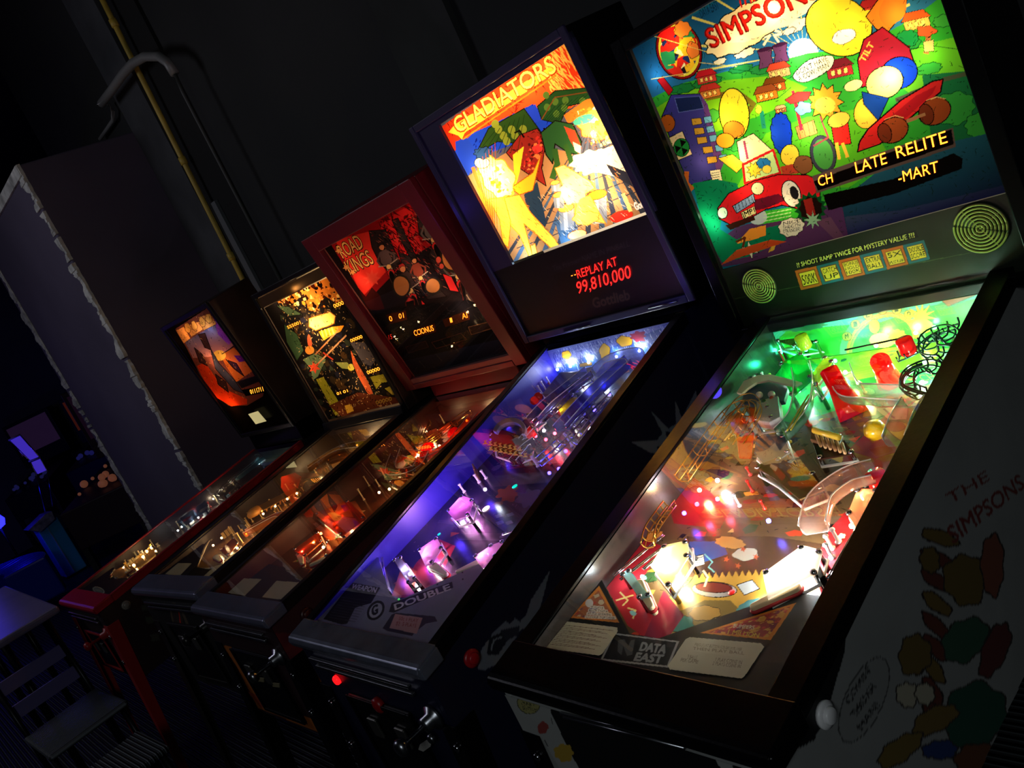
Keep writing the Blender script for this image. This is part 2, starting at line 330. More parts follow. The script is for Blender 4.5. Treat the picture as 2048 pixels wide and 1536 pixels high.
# partition wall beside the row: purple-grey face with chipped plaster edges
px0, px1, py, pz = -5.90, -4.24, .90, 2.97
pm = mat('purple_grey_render', (92, 84, 104), .8, noise=.15, nscale=1.5, bump=.15)
part = MB().box(px0, px1, py, 1.615, 0, pz).build('wall_partition', pm, bevel=.01); tag(part, kind='structure')
rg = random.Random(4)
def chipped(x, name, w):
    mb = MB(); n = 150; prev = None; L = []
    for i in range(n+1):
        z = pz*i/n; a = w*(.65+.35*math.sin(i*.7)+rg.uniform(-.2, .2)+.15*math.sin(i*.23)); b = w*(.3+rg.uniform(-.15, .2)); L.append((x-a, x+b*.35, z))
    for (a0, b0, z0), (a1, b1, z1) in zip(L[:-1], L[1:]):
        if rg.random() < .07: continue
        t = rg.uniform(.004, .012)
        mb.hexa([(a0, py+.01, z0), (b0, py+.01, z0), (b0, py-t, z0), (a0, py-t, z0)], [(a1, py+.01, z1), (b1, py+.01, z1), (b1, py-t, z1), (a1, py-t, z1)])
    struct(name, mb, mat('chipped_plaster', (205, 205, 198), .9, noise=.45, nscale=14, bump=.6))
chipped(px1, 'trim_3', .085); chipped(px0+.12, 'trim_4', .10)
struct('trim_5', MB().box(px0, px1, py-.012, py, pz-.06, pz), mat('chipped_plaster'))
# pipes on the wall
WF = Frame((0, 0, 0), 0); YP = lambda y: Plane((0, y, 0), (1, 0, 0), (0, 0, 1)); XP = lambda x: Plane((x, 0, 0), (0, 1, 0), (0, 0, 1))
a_, b_ = WF.hit((205, 0), YP(1.555)), WF.hit((487, 562), YP(1.555)); d_ = (a_-b_)/(a_[2]-b_[2])
mb = MB(); mb.tube([b_+d_*(z-b_[2]) for z in (0, 1.2, 2.2, 3.2, 4.39)], .015, 12)
yp = empty('gas_pipe', (0, 0, 0)); tag(yp, 'thin yellow painted pipe running straight up the dark wall', 'pipe')
mb.build('pipe_run', mat('yellow_pipe_paint', (205, 175, 70), .45, noise=.2, nscale=8), yp)
for z in (2.04, 2.62, 3.4): MB()._lathe(b_+d_*(z-b_[2]), [(.017, -.022), (.021, -.02), (.021, .02), (.017, .022)], np.array([0, 0, 1.]), 12).build('pipe_coupling', mat('yellow_pipe_paint'), yp)
yc = empty('conduit_pipe'); tag(yc, 'grey metal conduit bent over at the top like a cane, beside the yellow pipe', 'pipe')
cm = mat('dull_grey_conduit', (150, 150, 148), .5, .3)
arc = [WF.hit(p, YP(1.49)) for p in ((203, 207), (225, 178), (246, 148), (266, 126), (290, 113), (318, 113), (336, 126), (350, 148))]
MB().tube(arc, .024, 12).build('conduit_run', cm, yc)
low = [WF.hit(p, YP(1.49)) for p in ((350, 148), (366, 185), (470, 385))]; low.append(low[-1]*np.array([1, 1, 0]))
MB().tube(low, .010, 10).build('conduit_drop', mat('dark_conduit', (70, 70, 68), .5, .3), yc)
MB()._lathe(arc[0], [(.029, -.03), (.029, .02), (.02, .025)], arc[0]-arc[1], 12).build('end_cap', STEEL, yc)
sc = MB().tube([WF.hit(p, YP(1.58)) for p in ((200, 278), (214, 258), (226, 240), (226, 224), (217, 208))], .012, 8).build('cable_hook', cm); tag(sc, 'short hooked stub of conduit above the partition top, left of the yellow pipe', 'pipe')
q_ = WF.hit((485, 540), YP(1.58)); MB().box(q_[0]+.03, q_[0]+.095, 1.579, 1.599, 0, 2.35).build('cable_trunking', mat('grey_trunking', (110, 114, 118), .5))
tag(bpy.data.objects['cable_trunking'], 'flat grey cable trunking fixed on the wall just right of the yellow pipe', 'cable trunking')

# ------------------------------------------------------------------ dim room beyond the partition
E3 = empty('arcade_kiosk', (-9.5, .85, 0)); tag(E3, 'blue arcade kiosk with a bent lit header panel on thin rods, in the far room', 'kiosk'); KF = Frame((-9.5, .85, 0), 0); KP = XP(0)
kb = mat('blue_kiosk_paint', (60, 190, 250), .4)
MB().box(-.28, 0, -.10, .13, .02, .66).build('pedestal', kb, E3, .01)
MB().box(0, .012, -.01, .0, .04, .64).build('pedestal_ridge', mat('ridge_highlight_blue', (150, 190, 230), .4), E3)  # highlight along the pedestal ridge put into a paler colour
MB().slab([KF.hit(p, KP.off(.1)) for p in ((56, 1061), (82, 1064), (111, 1038), (104, 1022), (90, 1028))], (-.3, 0, .0)).build('control_plate', mat('scratched_plate', (170, 170, 180), .35, .5, noise=.5, nscale=25), E3, .006)
for pp in (((18, 880), (60, 922), (73, 950), (92, 1030)), ((40, 870), (80, 915), (95, 942), (108, 1028))): MB().tube([KF.hit(p, KP) for p in pp], .007).build('rod', STEEL, E3)
pmh = mat('blue_header_panel', (84, 60, 235), .4, emit=.45)
for q in (((19, 879), (40, 870), (79, 913), (60, 920)), ((62, 925), (82, 917), (94, 940), (76, 948))): MB().slab([KF.hit(p, KP) for p in q], (-.02, 0, 0)).build('header_panel', pmh, E3)
for q in (((17, 881), (41, 869)), ((57, 923), (81, 914))): MB().tube([KF.hit(p, KP.off(.01)) for p in q], .009).build('header_edge', mat('pale_edge', (210, 200, 245), .3), E3)
# other games far behind
def far_game(loc, rz, label, body, top, lamps, dims=(.6, 1.2)):
    r = empty('arcade_game', loc, rz); tag(r, label, 'arcade game', 'arcade games in the far room')
    a, b = dims
    MB().prism([(-a/2, 0, .55), (-a/2, 0, .9), (-a/2, b, 1.05), (-a/2, b, .6)], [(a/2, 0, .55), (a/2, 0, .9), (a/2, b, 1.05), (a/2, b, .6)]).build('cabinet', mat('far_cab_%d_%d_%d' % body, body, .5), r, .01)
    MB().hexa([(-a*.58, b-.05, 1.1), (a*.58, b-.05, 1.1), (a*.58, b+.2, 1.1), (-a*.58, b+.2, 1.1)], [(-a*.58, b-.05, 1.8), (a*.58, b-.05, 1.8), (a*.58, b+.2, 1.8), (-a*.58, b+.2, 1.8)]).build('backbox', mat('far_cab_%d_%d_%d' % body), r, .01)
    MB().box(-a*.5, a*.5, b-.06, b-.052, 1.3, 1.75).build('backglass', mat('far_glass_%d_%d_%d' % top, top, .4, emit=.08), r)
    for x in (-a/2+.03, a/2-.03):
        for y in (.03, b): MB().box(x-.025, x+.025, y-.025, y+.025, 0, .6).build('leg', CHROME, r)
    g = random.Random(int(loc[0]*10))
    for _ in range(14):
        y = g.uniform(.15, b-.1); x = g.uniform(-a*.42, a*.42); MB().ball((x, y, .93+.125*y/b+.02), g.uniform(.014, .035), 6).build('playfield_toy', mat('far_toys_%d_%d_%d' % lamps, lamps, .5, noise=.8, nscale=9, emit=.12), r)
    return r
far_game((-6.78, .84, 0), .9, 'low game cabinet with orange and violet toys on top, seen past the partition edge', (40, 22, 40), (60, 30, 60), (200, 120, 90))
far_game((-11.4, 1.9, 0), 1.0, 'dark pinball cabinet with a dull orange backglass, behind the kiosk', (24, 24, 60), (150, 60, 30), (60, 60, 160))
far_game((-12.3, 1.25, 0), 1.0, 'far dark cabinet left of the kiosk header panel', (20, 20, 50), (90, 60, 110), (60, 60, 150))
bl = empty('stage_lamp', (-9.5, .47, 0)); tag(bl, 'bright blue lamp glowing at the left edge of the far room', 'lamp')
MB()._lathe((0, 0, .91), [(0, -.08), (.06, -.06), (.085, 0), (.06, .06), (0, .08)], np.array([0, 0, 1.]), 16).build('lamp_globe', mat('blue_lamp', (20, 20, 255), emit=9), bl)
MB().tube([(0, 0, 0), (0, 0, .83)], .012).build('lamp_pole', BLACK, bl); MB()._lathe((0, 0, 0), [(.16, 0), (.16, .02), (.03, .04)], np.array([0, 0, 1.]), 20).build('lamp_base', BLACK, bl)
sf = empty('curved_bench', (-9.3, .25, 0), .5); tag(sf, 'glossy blue curved bench below the blue lamp', 'bench')
mb = MB()
for i in range(14):
    a0, a1 = -.8+i*.115, -.8+(i+1)*.115
    f = lambda a, rr: (rr*math.sin(a), rr*math.cos(a)-1.2)
    q = [f(a0, 1.0), f(a1, 1.0), f(a1, 1.4), f(a0, 1.4)]; mb.hexa([(x, y, .1) for x, y in q], [(x, y, .5) for x, y in q])
mb.build('seat', mat('blue_vinyl', (20, 50, 190), .25), sf, .02)
# nearer furniture on the left
tb = empty('bar_table', (-3.95, -.29, 0), 0.0); tag(tb, 'dark glossy bar table reflecting violet and blue light, left of the red-railed pinball machine', 'table')
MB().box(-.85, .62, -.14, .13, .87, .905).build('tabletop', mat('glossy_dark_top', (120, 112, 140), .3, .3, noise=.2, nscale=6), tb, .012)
for x in (-.78, .3):
    for y in (-.10, .09): MB().tube([(x, y, 0), (x, y, .87)], .018).build('leg', BLACK, tb)
ch = empty('metal_chair', (-3.24, -.35, 0), 1.62); tag(ch, 'black metal chair with a violet-lit back slat and ribbed square seat, under the table end', 'chair')
cmx = mat('satin_black_metal', (30, 30, 36), .35, .5)
seatm = mat('ribbed_grey_seat', (62, 66, 70), .5, nscale=20, kind='ribbed')
MB().box(-.17, .17, -.26, .2, .44, .465).build('seat', seatm, ch, .03)
for x in (-.15, .15):
    MB().tube([(x, -.2, 0), (x, -.17, .44)], .012).build('leg', cmx, ch); MB().tube([(x, .22, 0), (x, .19, .45), (x, .23, .74)], .012).build('leg', cmx, ch)
def slat(z, par): return MB().prism([(-.16, .222, z), (-.16, .235, z), (-.16, .245, z+.06), (-.16, .232, z+.06)], [(.16, .222, z), (.16, .235, z), (.16, .245, z+.06), (.16, .232, z+.06)]).build('back_slat', mat('violet_lit_slat', (96, 88, 140), .35), par)  # bluish light on the black chair back put into the slat colour
slat(.66, ch); slat(.54, ch)
ch2 = empty('metal_stool', (-2.42, -.38, 0), .05); tag(ch2, 'low black stool with a ribbed grey seat near the bottom left corner', 'stool')
MB().box(-.17, .17, -.15, .15, .44, .465).build('seat', seatm, ch2, .03)
for x in (-.14, .14):
    for y in (-.12, .12): MB().tube([(x*1.15, y*1.15, 0), (x, y, .44)], .012).build('leg', cmx, ch2)

# ------------------------------------------------------------------ the common body of a pinball machine
def shell(m, root, outer, inner, D=.22, frame=.03, fmat=None, fd=.022):
    B = m.BB; W = 2*m.bw; H = m.bh; t = .018
    def board(u0, u1, v0, v1, d0, d1, mb): mb.hexa([B.at(u0, v0, d0), B.at(u1, v0, d0), B.at(u1, v0, d1), B.at(u0, v0, d1)], [B.at(u0, v1, d0), B.at(u1, v1, d0), B.at(u1, v1, d1), B.at(u0, v1, d1)])
    mb = MB(); board(0, t, 0, H, -.004, -D, mb); board(W-t, W, 0, H, -.004, -D, mb); board(t, W-t, 0, t, -.004, -D, mb); board(t, W-t, H-t, H, -.004, -D, mb); board(t, W-t, t, H-t, -D+.01, -D, mb)
    bb = mb.build('backbox', outer, root, .003)
    mb = MB(); e = .001; board(t+e, W-t-e, t+e, H-t-e, -D+.016, -D+.011, mb); mb.build('lamp_board', inner, bb)
    f = frame; mb = MB()
    board(-.004, f, -.004, H+.004, .002, fd, mb); board(W-f, W+.004, -.004, H+.004, .002, fd, mb); board(f, W-f, H-f, H+.004, .002, fd, mb); board(f, W-f, -.004, min(f, .02), .002, fd, mb)
    mb.build('backbox_frame', fmat or outer, root, .003)
    return bb, board
def body(k, label, outer, inner, rail, lock, leg_m, trim=None, coin=True, btn=(170, 20, 30)):
    m = machine(k); root = empty('pinball_machine', (m.x, m.y, 0), m.yaw); tag(root, label, 'pinball machine', 'pinball machines lined up side by side')
    cw, h, yb = m.cw, m.h, m.yb; yr = yb+.27; zr = m.top(yb); t = .019; zb0, zb1 = .53, .60
    mb = MB(); side = lambda x: [(x, 0, zb0), (x, 0, h), (x, yb, zr), (x, yr, zr), (x, yr, zb1)]
    for s in (-1, 1):
        mb.cur = 0; mb.prism(side(s*cw), side(s*(cw-t)))
    mb.hexa([(-cw+t, 0, zb0), (cw-t, 0, zb0), (cw-t, t, zb0), (-cw+t, t, zb0)], [(-cw+t, 0, h-.01), (cw-t, 0, h-.01), (cw-t, t, h-.01), (-cw+t, t, h-.01)])
    mb.box(-cw+t, cw-t, yr-t, yr, zb1, zr); mb.hexa([(-cw+t, t, zb0), (cw-t, t, zb0), (cw-t, yr-t, zb1), (-cw+t, yr-t, zb1)], [(-cw+t, t, zb0+.015), (cw-t, t, zb0+.015), (cw-t, yr-t, zb1+.015), (-cw+t, yr-t, zb1+.015)])
    mb.build('cabinet', outer, root, .003)
    # painted inner walls of the playfield well
    for s in (-1, 1):
        xa, xb = s*(cw-t-.001), s*(m.gw+.001); lo = lambda y: m.pf(y)-.005; hi = lambda y: m.top(y)-.006; y0, y1 = m.ld, yb-.004
        MB().hexa([(xa, y0, lo(y0)), (xb, y0, lo(y0)), (xb, y1, lo(y1)), (xa, y1, lo(y1))], [(xa, y0, hi(y0)), (xb, y0, hi(y0)), (xb, y1, hi(y1)), (xa, y1, hi(y1))]).build('inner_wall', inner, root)
    # neck between cabinet and backbox
    if m.z0 > zr+.01: MB().hexa([(-cw, yb+.012, zr), (cw, yb+.012, zr), (cw, yb+.2, zr), (-cw, yb+.2, zr)], [(-cw, yb+.012, m.z0), (cw, yb+.012, m.z0), (cw, yb+.2, m.z0), (-cw, yb+.2, m.z0)]).build('backbox_neck', trim or outer, root, .004)
    # glass, side rails, lockdown bar
    y0, y1 = m.ld-.004, yb-.002; g = m.gw+.006
    MB().add([(-g, y0, m.top(y0)), (g, y0, m.top(y0)), (g, y1, m.top(y1)), (-g, y1, m.top(y1))], [(0, 1, 2, 3)]).build('playfield_glass', GLASS, root)
    for s in (-1, 1):
        a, b = s*(m.gw), s*(cw+.003); mb = MB(); y0 = m.ld
        mb.hexa([(a, y0, m.top(y0)-.003), (b, y0, m.top(y0)-.003), (b, yb, zr-.003), (a, yb, zr-.003)], [(a, y0, m.top(y0)+.004), (b, y0, m.top(y0)+.004), (b, yb, zr+.004), (a, yb, zr+.004)])
        mb.hexa([(s*cw+s*.0005, y0, m.top(y0)-.03), (b, y0, m.top(y0)-.03), (b, yb, zr-.03), (s*cw+s*.0005, yb, zr-.03)], [(s*cw+s*.0005, y0, m.top(y0)-.0035), (b, y0, m.top(y0)-.0035), (b, yb, zr-.0035), (s*cw+s*.0005, yb, zr-.0035)])
        mb.build('side_rail', rail, root, .0015)
    W = cw+.006; ld = m.ld
    prof = [(-.004, h-.026), (-.014, h-.024), (-.019, h-.008), (-.014, h+.002), (-.004, h+.006), (ld, m.top(ld)+.007), (ld, m.top(ld)+.001), (.004, h+.001), (-.004, h-.004)]
    MB().prism([(-W, y, z) for y, z in prof], [(W, y, z) for y, z in prof]).build('lockdown_bar', lock, root, .005, 3)
    for s in (-1, 1): mb = MB(); mb.hexa([(s*(cw+.0035), -.014, h-.026), (s*(cw+.012), -.010, h-.026), (s*(cw+.012), ld, h-.018), (s*(cw+.0035), ld, h-.018)], [(s*(cw+.0035), -.016, h+.002), (s*(cw+.01), -.012, h+.002), (s*(cw+.01), ld, m.top(ld)+.003), (s*(cw+.0035), ld, m.top(ld)+.003)]); mb.build('lockdown_end_cap', lock, root, .004, 3)
    for a, z in (() if k == 5 else ((.86, .062), (.8, .081))): MB().box(-cw*a, cw*.72, -.012, -.002, h-z, h-z+.008).build('front_moulding', CHROME if k != 5 else BLACK, root, .002)
    # legs with levellers
    for s in (-1, 1):
        for (ya, yf, zt, dr) in ((-.003, -.055, .80, 1), (yr+.003, yr+.05, .84, -1)):
            x = s*(cw+.003); wv = .052; mb = MB()
            mb.hexa([(x, yf, .05), (x-s*wv*.6, yf, .05), (x-s*wv*.6, yf+dr*.004, .05), (x, yf+dr*.004, .05)], [(x, ya, zt), (x-s*wv, ya, zt), (x-s*wv, ya+dr*.003, zt), (x, ya+dr*.003, zt)])
            mb.hexa([(x, yf, .05), (x+s*.004, yf, .05), (x+s*.004, yf+dr*wv*.6, .05), (x, yf+dr*wv*.6, .05)], [(x, ya, zt), (x+s*.004, ya, zt), (x+s*.004, ya+dr*wv, zt), (x, ya+dr*wv, zt)])
            lg = mb.build('leg', leg_m, root, .0015)
            MB()._lathe((x-s*.012, yf+dr*.012, 0), [(.022, 0), (.024, .008), (.006, .014), (.006, .05)], np.array([0, 0, 1.]), 14).build('leveller_foot', STEEL, lg)
            for z in (zt-.05, zt-.17): MB()._lathe((x-s*.02, ya-dr*(.001+.06*(zt-z)), z), [(.011, 0), (.009, .006), (0, .007)], np.array([0, -dr, 0.]), 6).build('leg_bolt', STEEL, lg)
    # flipper buttons
    for s in (-1, 1):
        y, z = (.11, h-.035) if k == 5 else (.1, h-.06)
        bt = MB(); bt._lathe((s*(cw+.001), y, z), [(.019, 0), (.019, .005), (.013, .007)], np.array([s, 0, 0.]), 20); bt._lathe((s*(cw+.004), y, z), [(.012, 0), (.012, .008), (.010, .010), (0, .010)], np.array([s, 0, 0.]), 18)
        bt.build('flipper_button', mat('button_%d_%d_%d' % btn, btn, .35), root)
    # plunger and coin door
    pl = MB(); pz = h-.13; pxx = cw-.055
    pl._lathe((pxx, 0, pz), [(.028, 0), (.028, .008), (.016, .014), (.016, .03), (.008, .034)], np.array([0, -1, 0.]), 18); pl._lathe((pxx, 0, pz), [(.006, .03), (.006, .075), (.016, .08), (.019, .092), (.014, .1), (0, .103)], np.array([0, -1, 0.]), 16)
    pl.build('plunger', leg_m if leg_m is not BLACK else CHROME, root)
    if coin:
        cz0, cz1 = .56, h-.14; cd_ = MB().box(-.135, .135, -.010, -.001, cz0, cz1).build('coin_door', BLACK, root, .004)
        mb = MB(); [mb.box(a, b, -.014, -.009, c, d) for a, b, c, d in ((-.14, -.128, cz0, cz1), (.128, .14, cz0, cz1), (-.128, .128, cz1-.012, cz1), (-.128, .128, cz0, cz0+.012))]; mb.build('door_frame', leg_m, cd_, .002)
        for x in (-.06, .06): MB().box(x-.02, x+.02, -.018, -.01, cz1-.10, cz1-.05).build('coin_slot', mat('dull_nickel', (120, 118, 112), .35, .9), cd_, .003)
    return m, root
def translite(m, root, u0, u1, v0, v1, cell, base, d=-.006):
    pl = Plane(m.BB.at(u0, v0, d), m.BB.U, m.BB.V); return Canvas(m, pl, u1-u0, v1-v0, cell, base)
def fill_light(m, root, u0, u1, v0, v1, power, col):
    a = m.BB.at((u0+u1)/2, (v0+v1)/2, -.15); light('backbox_fill_light', 'AREA', tuple(a), power, col, (u1-u0)*.9, tuple(a+m.BB.N), root, (v1-v0)*.9)
def back_bulbs(m, root, L, d=-.045, k=2.2):
    for (x, y, p, c) in L:
        q = m.hit((x, y), m.BB.off(d)); light('backbox_bulb_light', 'POINT', tuple(q), p*k, c, .009, parent=root)
WARM = (1., .62, .28); AMB = (1., .5, .16); WHT = (.95, .98, 1.); COOL = (.75, .9, 1.)
# playfield furniture --------------------------------------------------
def inw(m, p, pl, mg=.006):      # keep a part inside the playfield well
    q = m.hit(p, pl); q[0] = min(max(q[0], -m.gw+mg), m.gw-mg); q[1] = min(q[1], m.yb-.02); return q
def flipper(m, root, a, b, col=(240, 235, 200)):
    A, B = inw(m, a, m.PF.off(.012)), inw(m, b, m.PF.off(.012)); d = B-A; L = np.linalg.norm(d); d /= L; L = min(L, .08); n = m.PF.N; s = np.cross(n, d)
    loop = [A+(-d*math.cos(t)+s*math.sin(t))*.011 for t in np.linspace(-1.4, 1.4, 8)]+[A+d*L+(d*math.cos(t)-s*math.sin(t))*.006 for t in np.linspace(-1.5, 1.5, 7)]
    f = MB().slab(loop, n*.02).build('flipper', mat('flipper_%d_%d_%d' % col, col, .35), root, .002)
    MB().tube([p+n*.01 for p in loop]+[loop[0]+n*.01], .0035, 6).build('rubber_ring', mat('red_rubber', (170, 25, 25), .6), f)
def post(m, root, p, h=.035, col=(220, 220, 225), r=.005, name='post'):
    q = inw(m, p, m.PF); return MB()._lathe(q, [(r, 0), (r*1.2, .003), (r*.6, .005), (r*.6, h-.004), (r, h-.003), (r*.8, h)], m.PF.N, 10).build(name, mat('post_%d_%d_%d' % col, col, .3), root)
def plastic(m, root, pts, h, col, name='slingshot_plastic', th=.003, alpha=.75, posts=True, rubber=True):
    Q = [inw(m, p, m.PF.off(h)) for p in pts]; pm = mat('plastic_%d_%d_%d_%d' % (*col, int(alpha*100)), col, kind='plastic', alpha=alpha)
    o = MB().slab(Q, m.PF.N*th).build(name, pm, root)
    if posts:
        mb = MB()
        for q in Q[:4]:
            c = q*.88+np.mean(Q, 0)*.12; mb._lathe(c-m.PF.N*h, [(.005, 0), (.004, h), (.006, h+.003), (.005, h+.007), (0, h+.008)], m.PF.N, 8)
        mb.build('support_post', STEEL, o)
    if rubber: MB().tube([q-m.PF.N*(h*.5) for q in Q]+[Q[0]-m.PF.N*(h*.5)], .003, 6).build('rubber_band', WHITEPL, o)
    return o
def wires(m, root, path, width, hs, nw=4, mt=None, name='wire_ramp', hoops=True, r=.0019):
    """wireform ramp through photograph points at the given heights"""
    C = [inw(m, p, m.PF.off(h), width*.66+.006) for p, h in zip(path, hs)]; n = m.PF.N
    P = []
    for i in range(len(C)-1):      # Catmull-Rom
        p0, p1, p2, p3 = C[max(i-1, 0)], C[i], C[i+1], C[min(i+2, len(C)-1)]
        for t in np.linspace(0, 1, 7)[:-1]: P.append(.5*((2*p1)+(-p0+p2)*t+(2*p0-5*p1+4*p2-p3)*t*t+(-p0+3*p1-3*p2+p3)*t**3))
    P.append(C[-1]); P = np.array(P); T = np.gradient(P, axis=0); S = np.cross(n, T); S /= (np.linalg.norm(S, axis=1)[:, None]+1e-9)
    offs = [(-.5, 0), (.5, 0), (-.62, .55), (.62, .55)][:nw] if nw > 2 else [(-.5, 0), (.5, 0)]
    mb = MB()
    for a, b in offs: mb.tube(P+S*width*a+n*width*b, r, 6)
    if hoops:
        for i in range(0, len(P), 3):
            arc = [P[i]+S[i]*width*a+n*width*b for a, b in ((-.65, .6), (-.55, .1), (-.3, -.12), (.3, -.12), (.55, .1), (.65, .6))]; mb.tube(arc, r, 5)
    return mb.build(name, mt or STEEL, root)
def ramp(m, root, path, width, hs, col, alpha=.35, wall=.022, name='plastic_ramp'):
    C = [inw(m, p, m.PF.off(h), width*.66+.006) for p, h in zip(path, hs)]; n = m.PF.N; P = []
    for i in range(len(C)-1):
        p0, p1, p2, p3 = C[max(i-1, 0)], C[i], C[i+1], C[min(i+2, len(C)-1)]
        for t in np.linspace(0, 1, 7)[:-1]: P.append(.5*((2*p1)+(-p0+p2)*t+(2*p0-5*p1+4*p2-p3)*t*t+(-p0+3*p1-3*p2+p3)*t**3))
    P.append(C[-1]); P = np.array(P); T = np.gradient(P, axis=0); S = np.cross(n, T); S /= (np.linalg.norm(S, axis=1)[:, None]+1e-9)
    sec = [(-.5, wall), (-.5, .006), (-.42, 0), (.42, 0), (.5, .006), (.5, wall)]
    vs = [p+s*width*a+n*b for p, s in zip(P, S) for a, b in sec]; k = len(sec)
    mb = MB(); mb.sm = True; mb.add(vs, [(i*k+j, i*k+j+1, (i+1)*k+j+1, (i+1)*k+j) for i in range(len(P)-1) for j in range(k-1)])
    o = mb.build(name, mat('ramp_%d_%d_%d_%d' % (*col, int(alpha*100)), col, kind='plastic', alpha=alpha), root)
    s = o.modifiers.new('thickness', 'SOLIDIFY'); s.thickness = .0016
    mb = MB()
    for e in (-.5, .5): mb.tube(P+S*width*e+n*wall, .0014, 5)
    mb.build('ramp_edge', mat('clear_edge', (225, 228, 232), .15, spec=.8), o)
    return o
def bumper(m, root, p, r, cap, h=.05, lit=None, name='pop_bumper'):
    q = inw(m, p, m.PF.off(h)); q = q-m.PF.N*h; n = m.PF.N
    o = MB()._lathe(q, [(r*1.15, 0), (r*1.15, .003), (r*.7, .005), (r*.62, h-.008)], n, 20).build(name, WHITEPL, root)
    MB()._lathe(q, [(r*.7, h-.006), (r*1.0, h-.004), (r, h+.004), (r*.75, h+.009), (0, h+.010)], n, 22).build('bumper_cap', mat('cap_%d_%d_%d' % cap, cap, kind='plastic', alpha=.8), o)
    MB()._lathe(q, [(r*.95, .016), (r*1.08, .014), (r*1.08, .018), (r*.95, .020)], n, 20).build('bumper_skirt', mat('skirt', (190, 180, 150), .4), o)
    if lit: light('bumper_light', 'POINT', tuple(q+n*(h-.012)), lit[1], lit[0], .006, parent=root)
def toycyl(m, root, p, h, prof, mt, name, n=22, ax=None):
    q = inw(m, p, m.PF); return MB()._lathe(q, prof, m.PF.N if ax is None else ax, n).build(name, mt, root)
def targets(m, root, a, b, n, col, h=.028):
    A, B = inw(m, a, m.PF), inw(m, b, m.PF); d = (B-A)/n; L = np.linalg.norm(d); t = d/L; up = m.PF.N; s = np.cross(up, t)
    for i in range(n):
        c = A+d*(i+.5); q = [c-t*L*.42, c+t*L*.42, c+t*L*.42+up*h, c-t*L*.42+up*h]; MB().slab(q, s*.004).build('drop_target', mat('target_%d_%d_%d' % col, col, .4), root, .001)
def inserts(m, root, L):
    for (x, y, r, col, e) in L:
        q = inw(m, (x, y), m.PF.off(.0006)); MB()._lathe(q, [(r, 0), (r, .0012), (0, .0014)], m.PF.N, 16).build('playfield_insert', mat('insert_%d_%d_%d_%d' % (*col, int(e*10)), col, .3, emit=e), root)
def lamps(m, root, L, h=.018):
    for (x, y, p, col) in L:
        q = inw(m, (x, y), m.PF.off(h)); bulb('lamp_bulb', m, q, None, 0, col, p, .0045, parent=root, em=18)

# ================================================================== machine 5: cartoon-town machine, rightmost
m5mat = mat('white_cabinet_paint', (150, 152, 150), .5, noise=.08, nscale=5)
m, R5 = body(5, 'white-sided pinball machine with a cartoon town backglass and green-lit playfield, rightmost and nearest', m5mat, mat('inner_wall_brown', (34, 30, 28), .25, noise=.2, nscale=9), BLACK, BLACK, BLACK, trim=BLACK, coin=False, btn=(225, 225, 225))
W, H = 2*m.bw, m.bh
bb, board = shell(m, R5, BLACK, WHITEPL, frame=.03)
vs = .172
c = translite(m, R5, .03, W-.03, vs, H-.03, .00115, (24, 104, 140)); m.view(1240, 0, .4167)
K = (14, 12, 10); G = (40, 150, 40)
c.blend([(40, 240), (860, -200), (1800, -200), (1870, 600), (200, 700)], (60, 150, 185), (20, 80, 130))
for k in range(26):   # sun rays
    a = k*math.pi*2/26+.06; r = 560
    if math.sin(a) > .3: continue
    c.poly([(880, 250), (880+r*math.cos(a-.012), 250+r*math.sin(a-.012)), (880+r*math.cos(a+.012), 250+r*math.sin(a+.012))], (220, 215, 110))
c.ell(880, 250, 72, 66, (255, 250, 190)); c.ell(880, 252, 50, 46, (255, 255, 235))
c.poly([(130, 480), (300, 400), (520, 340), (700, 310), (900, 255), (1150, 230), (1400, 90), (1600, -60), (1800, 300), (1900, 800), (1700, 960), (1000, 1000), (500, 900), (260, 900)], (52, 165, 48))
c.poly([(170, 520), (360, 400), (560, 380), (760, 360), (900, 420), (760, 520), (500, 620), (250, 700)], (120, 200, 30)); c.poly([(1300, 250), (1600, 180), (1720, 420), (1500, 520), (1350, 420)], (110, 195, 40))
c.poly([(560, 900), (700, 640), (900, 560), (1160, 520), (1300, 760), (1100, 900)], (90, 185, 35)); c.poly([(1450, 360), (1900, 320), (1900, 620), (1500, 700)], (30, 110, 62))
for (x, y, a, b, s) in ((300, 425, 60, 22, 1), (420, 395, 70, 26, 2), (580, 330, 60, 18, 3), (690, 330, 70, 24, 4), (560, 690, 50, 40, 5), (1380, 200, 60, 45, 6), (1600, 520, 110, 75, 7), (1740, 600, 90, 60, 8), (1560, 100, 60, 30, 9), (1480, 330, 70, 26, 10), (430, 560, 50, 34, 11)): c.blob(x, y, a, b, (24+s*4, 118+s*5, 58), -12, .12, 9, (10, 60, 30), 3, s)
for p in ([(360, 360), (520, 330), (640, 345)], [(760, 400), (900, 330), (1050, 340)], [(1200, 260), (1500, 220), (1800, 260)], [(640, 500), (760, 470), (820, 420)]): c.line(p, 3, (16, 80, 30))
c.line([(420, 470), (560, 440), (640, 500), (600, 560)], 26, (120, 100, 30)); c.line([(1330, 480), (1560, 380), (1760, 330)], 20, (80, 84, 60))
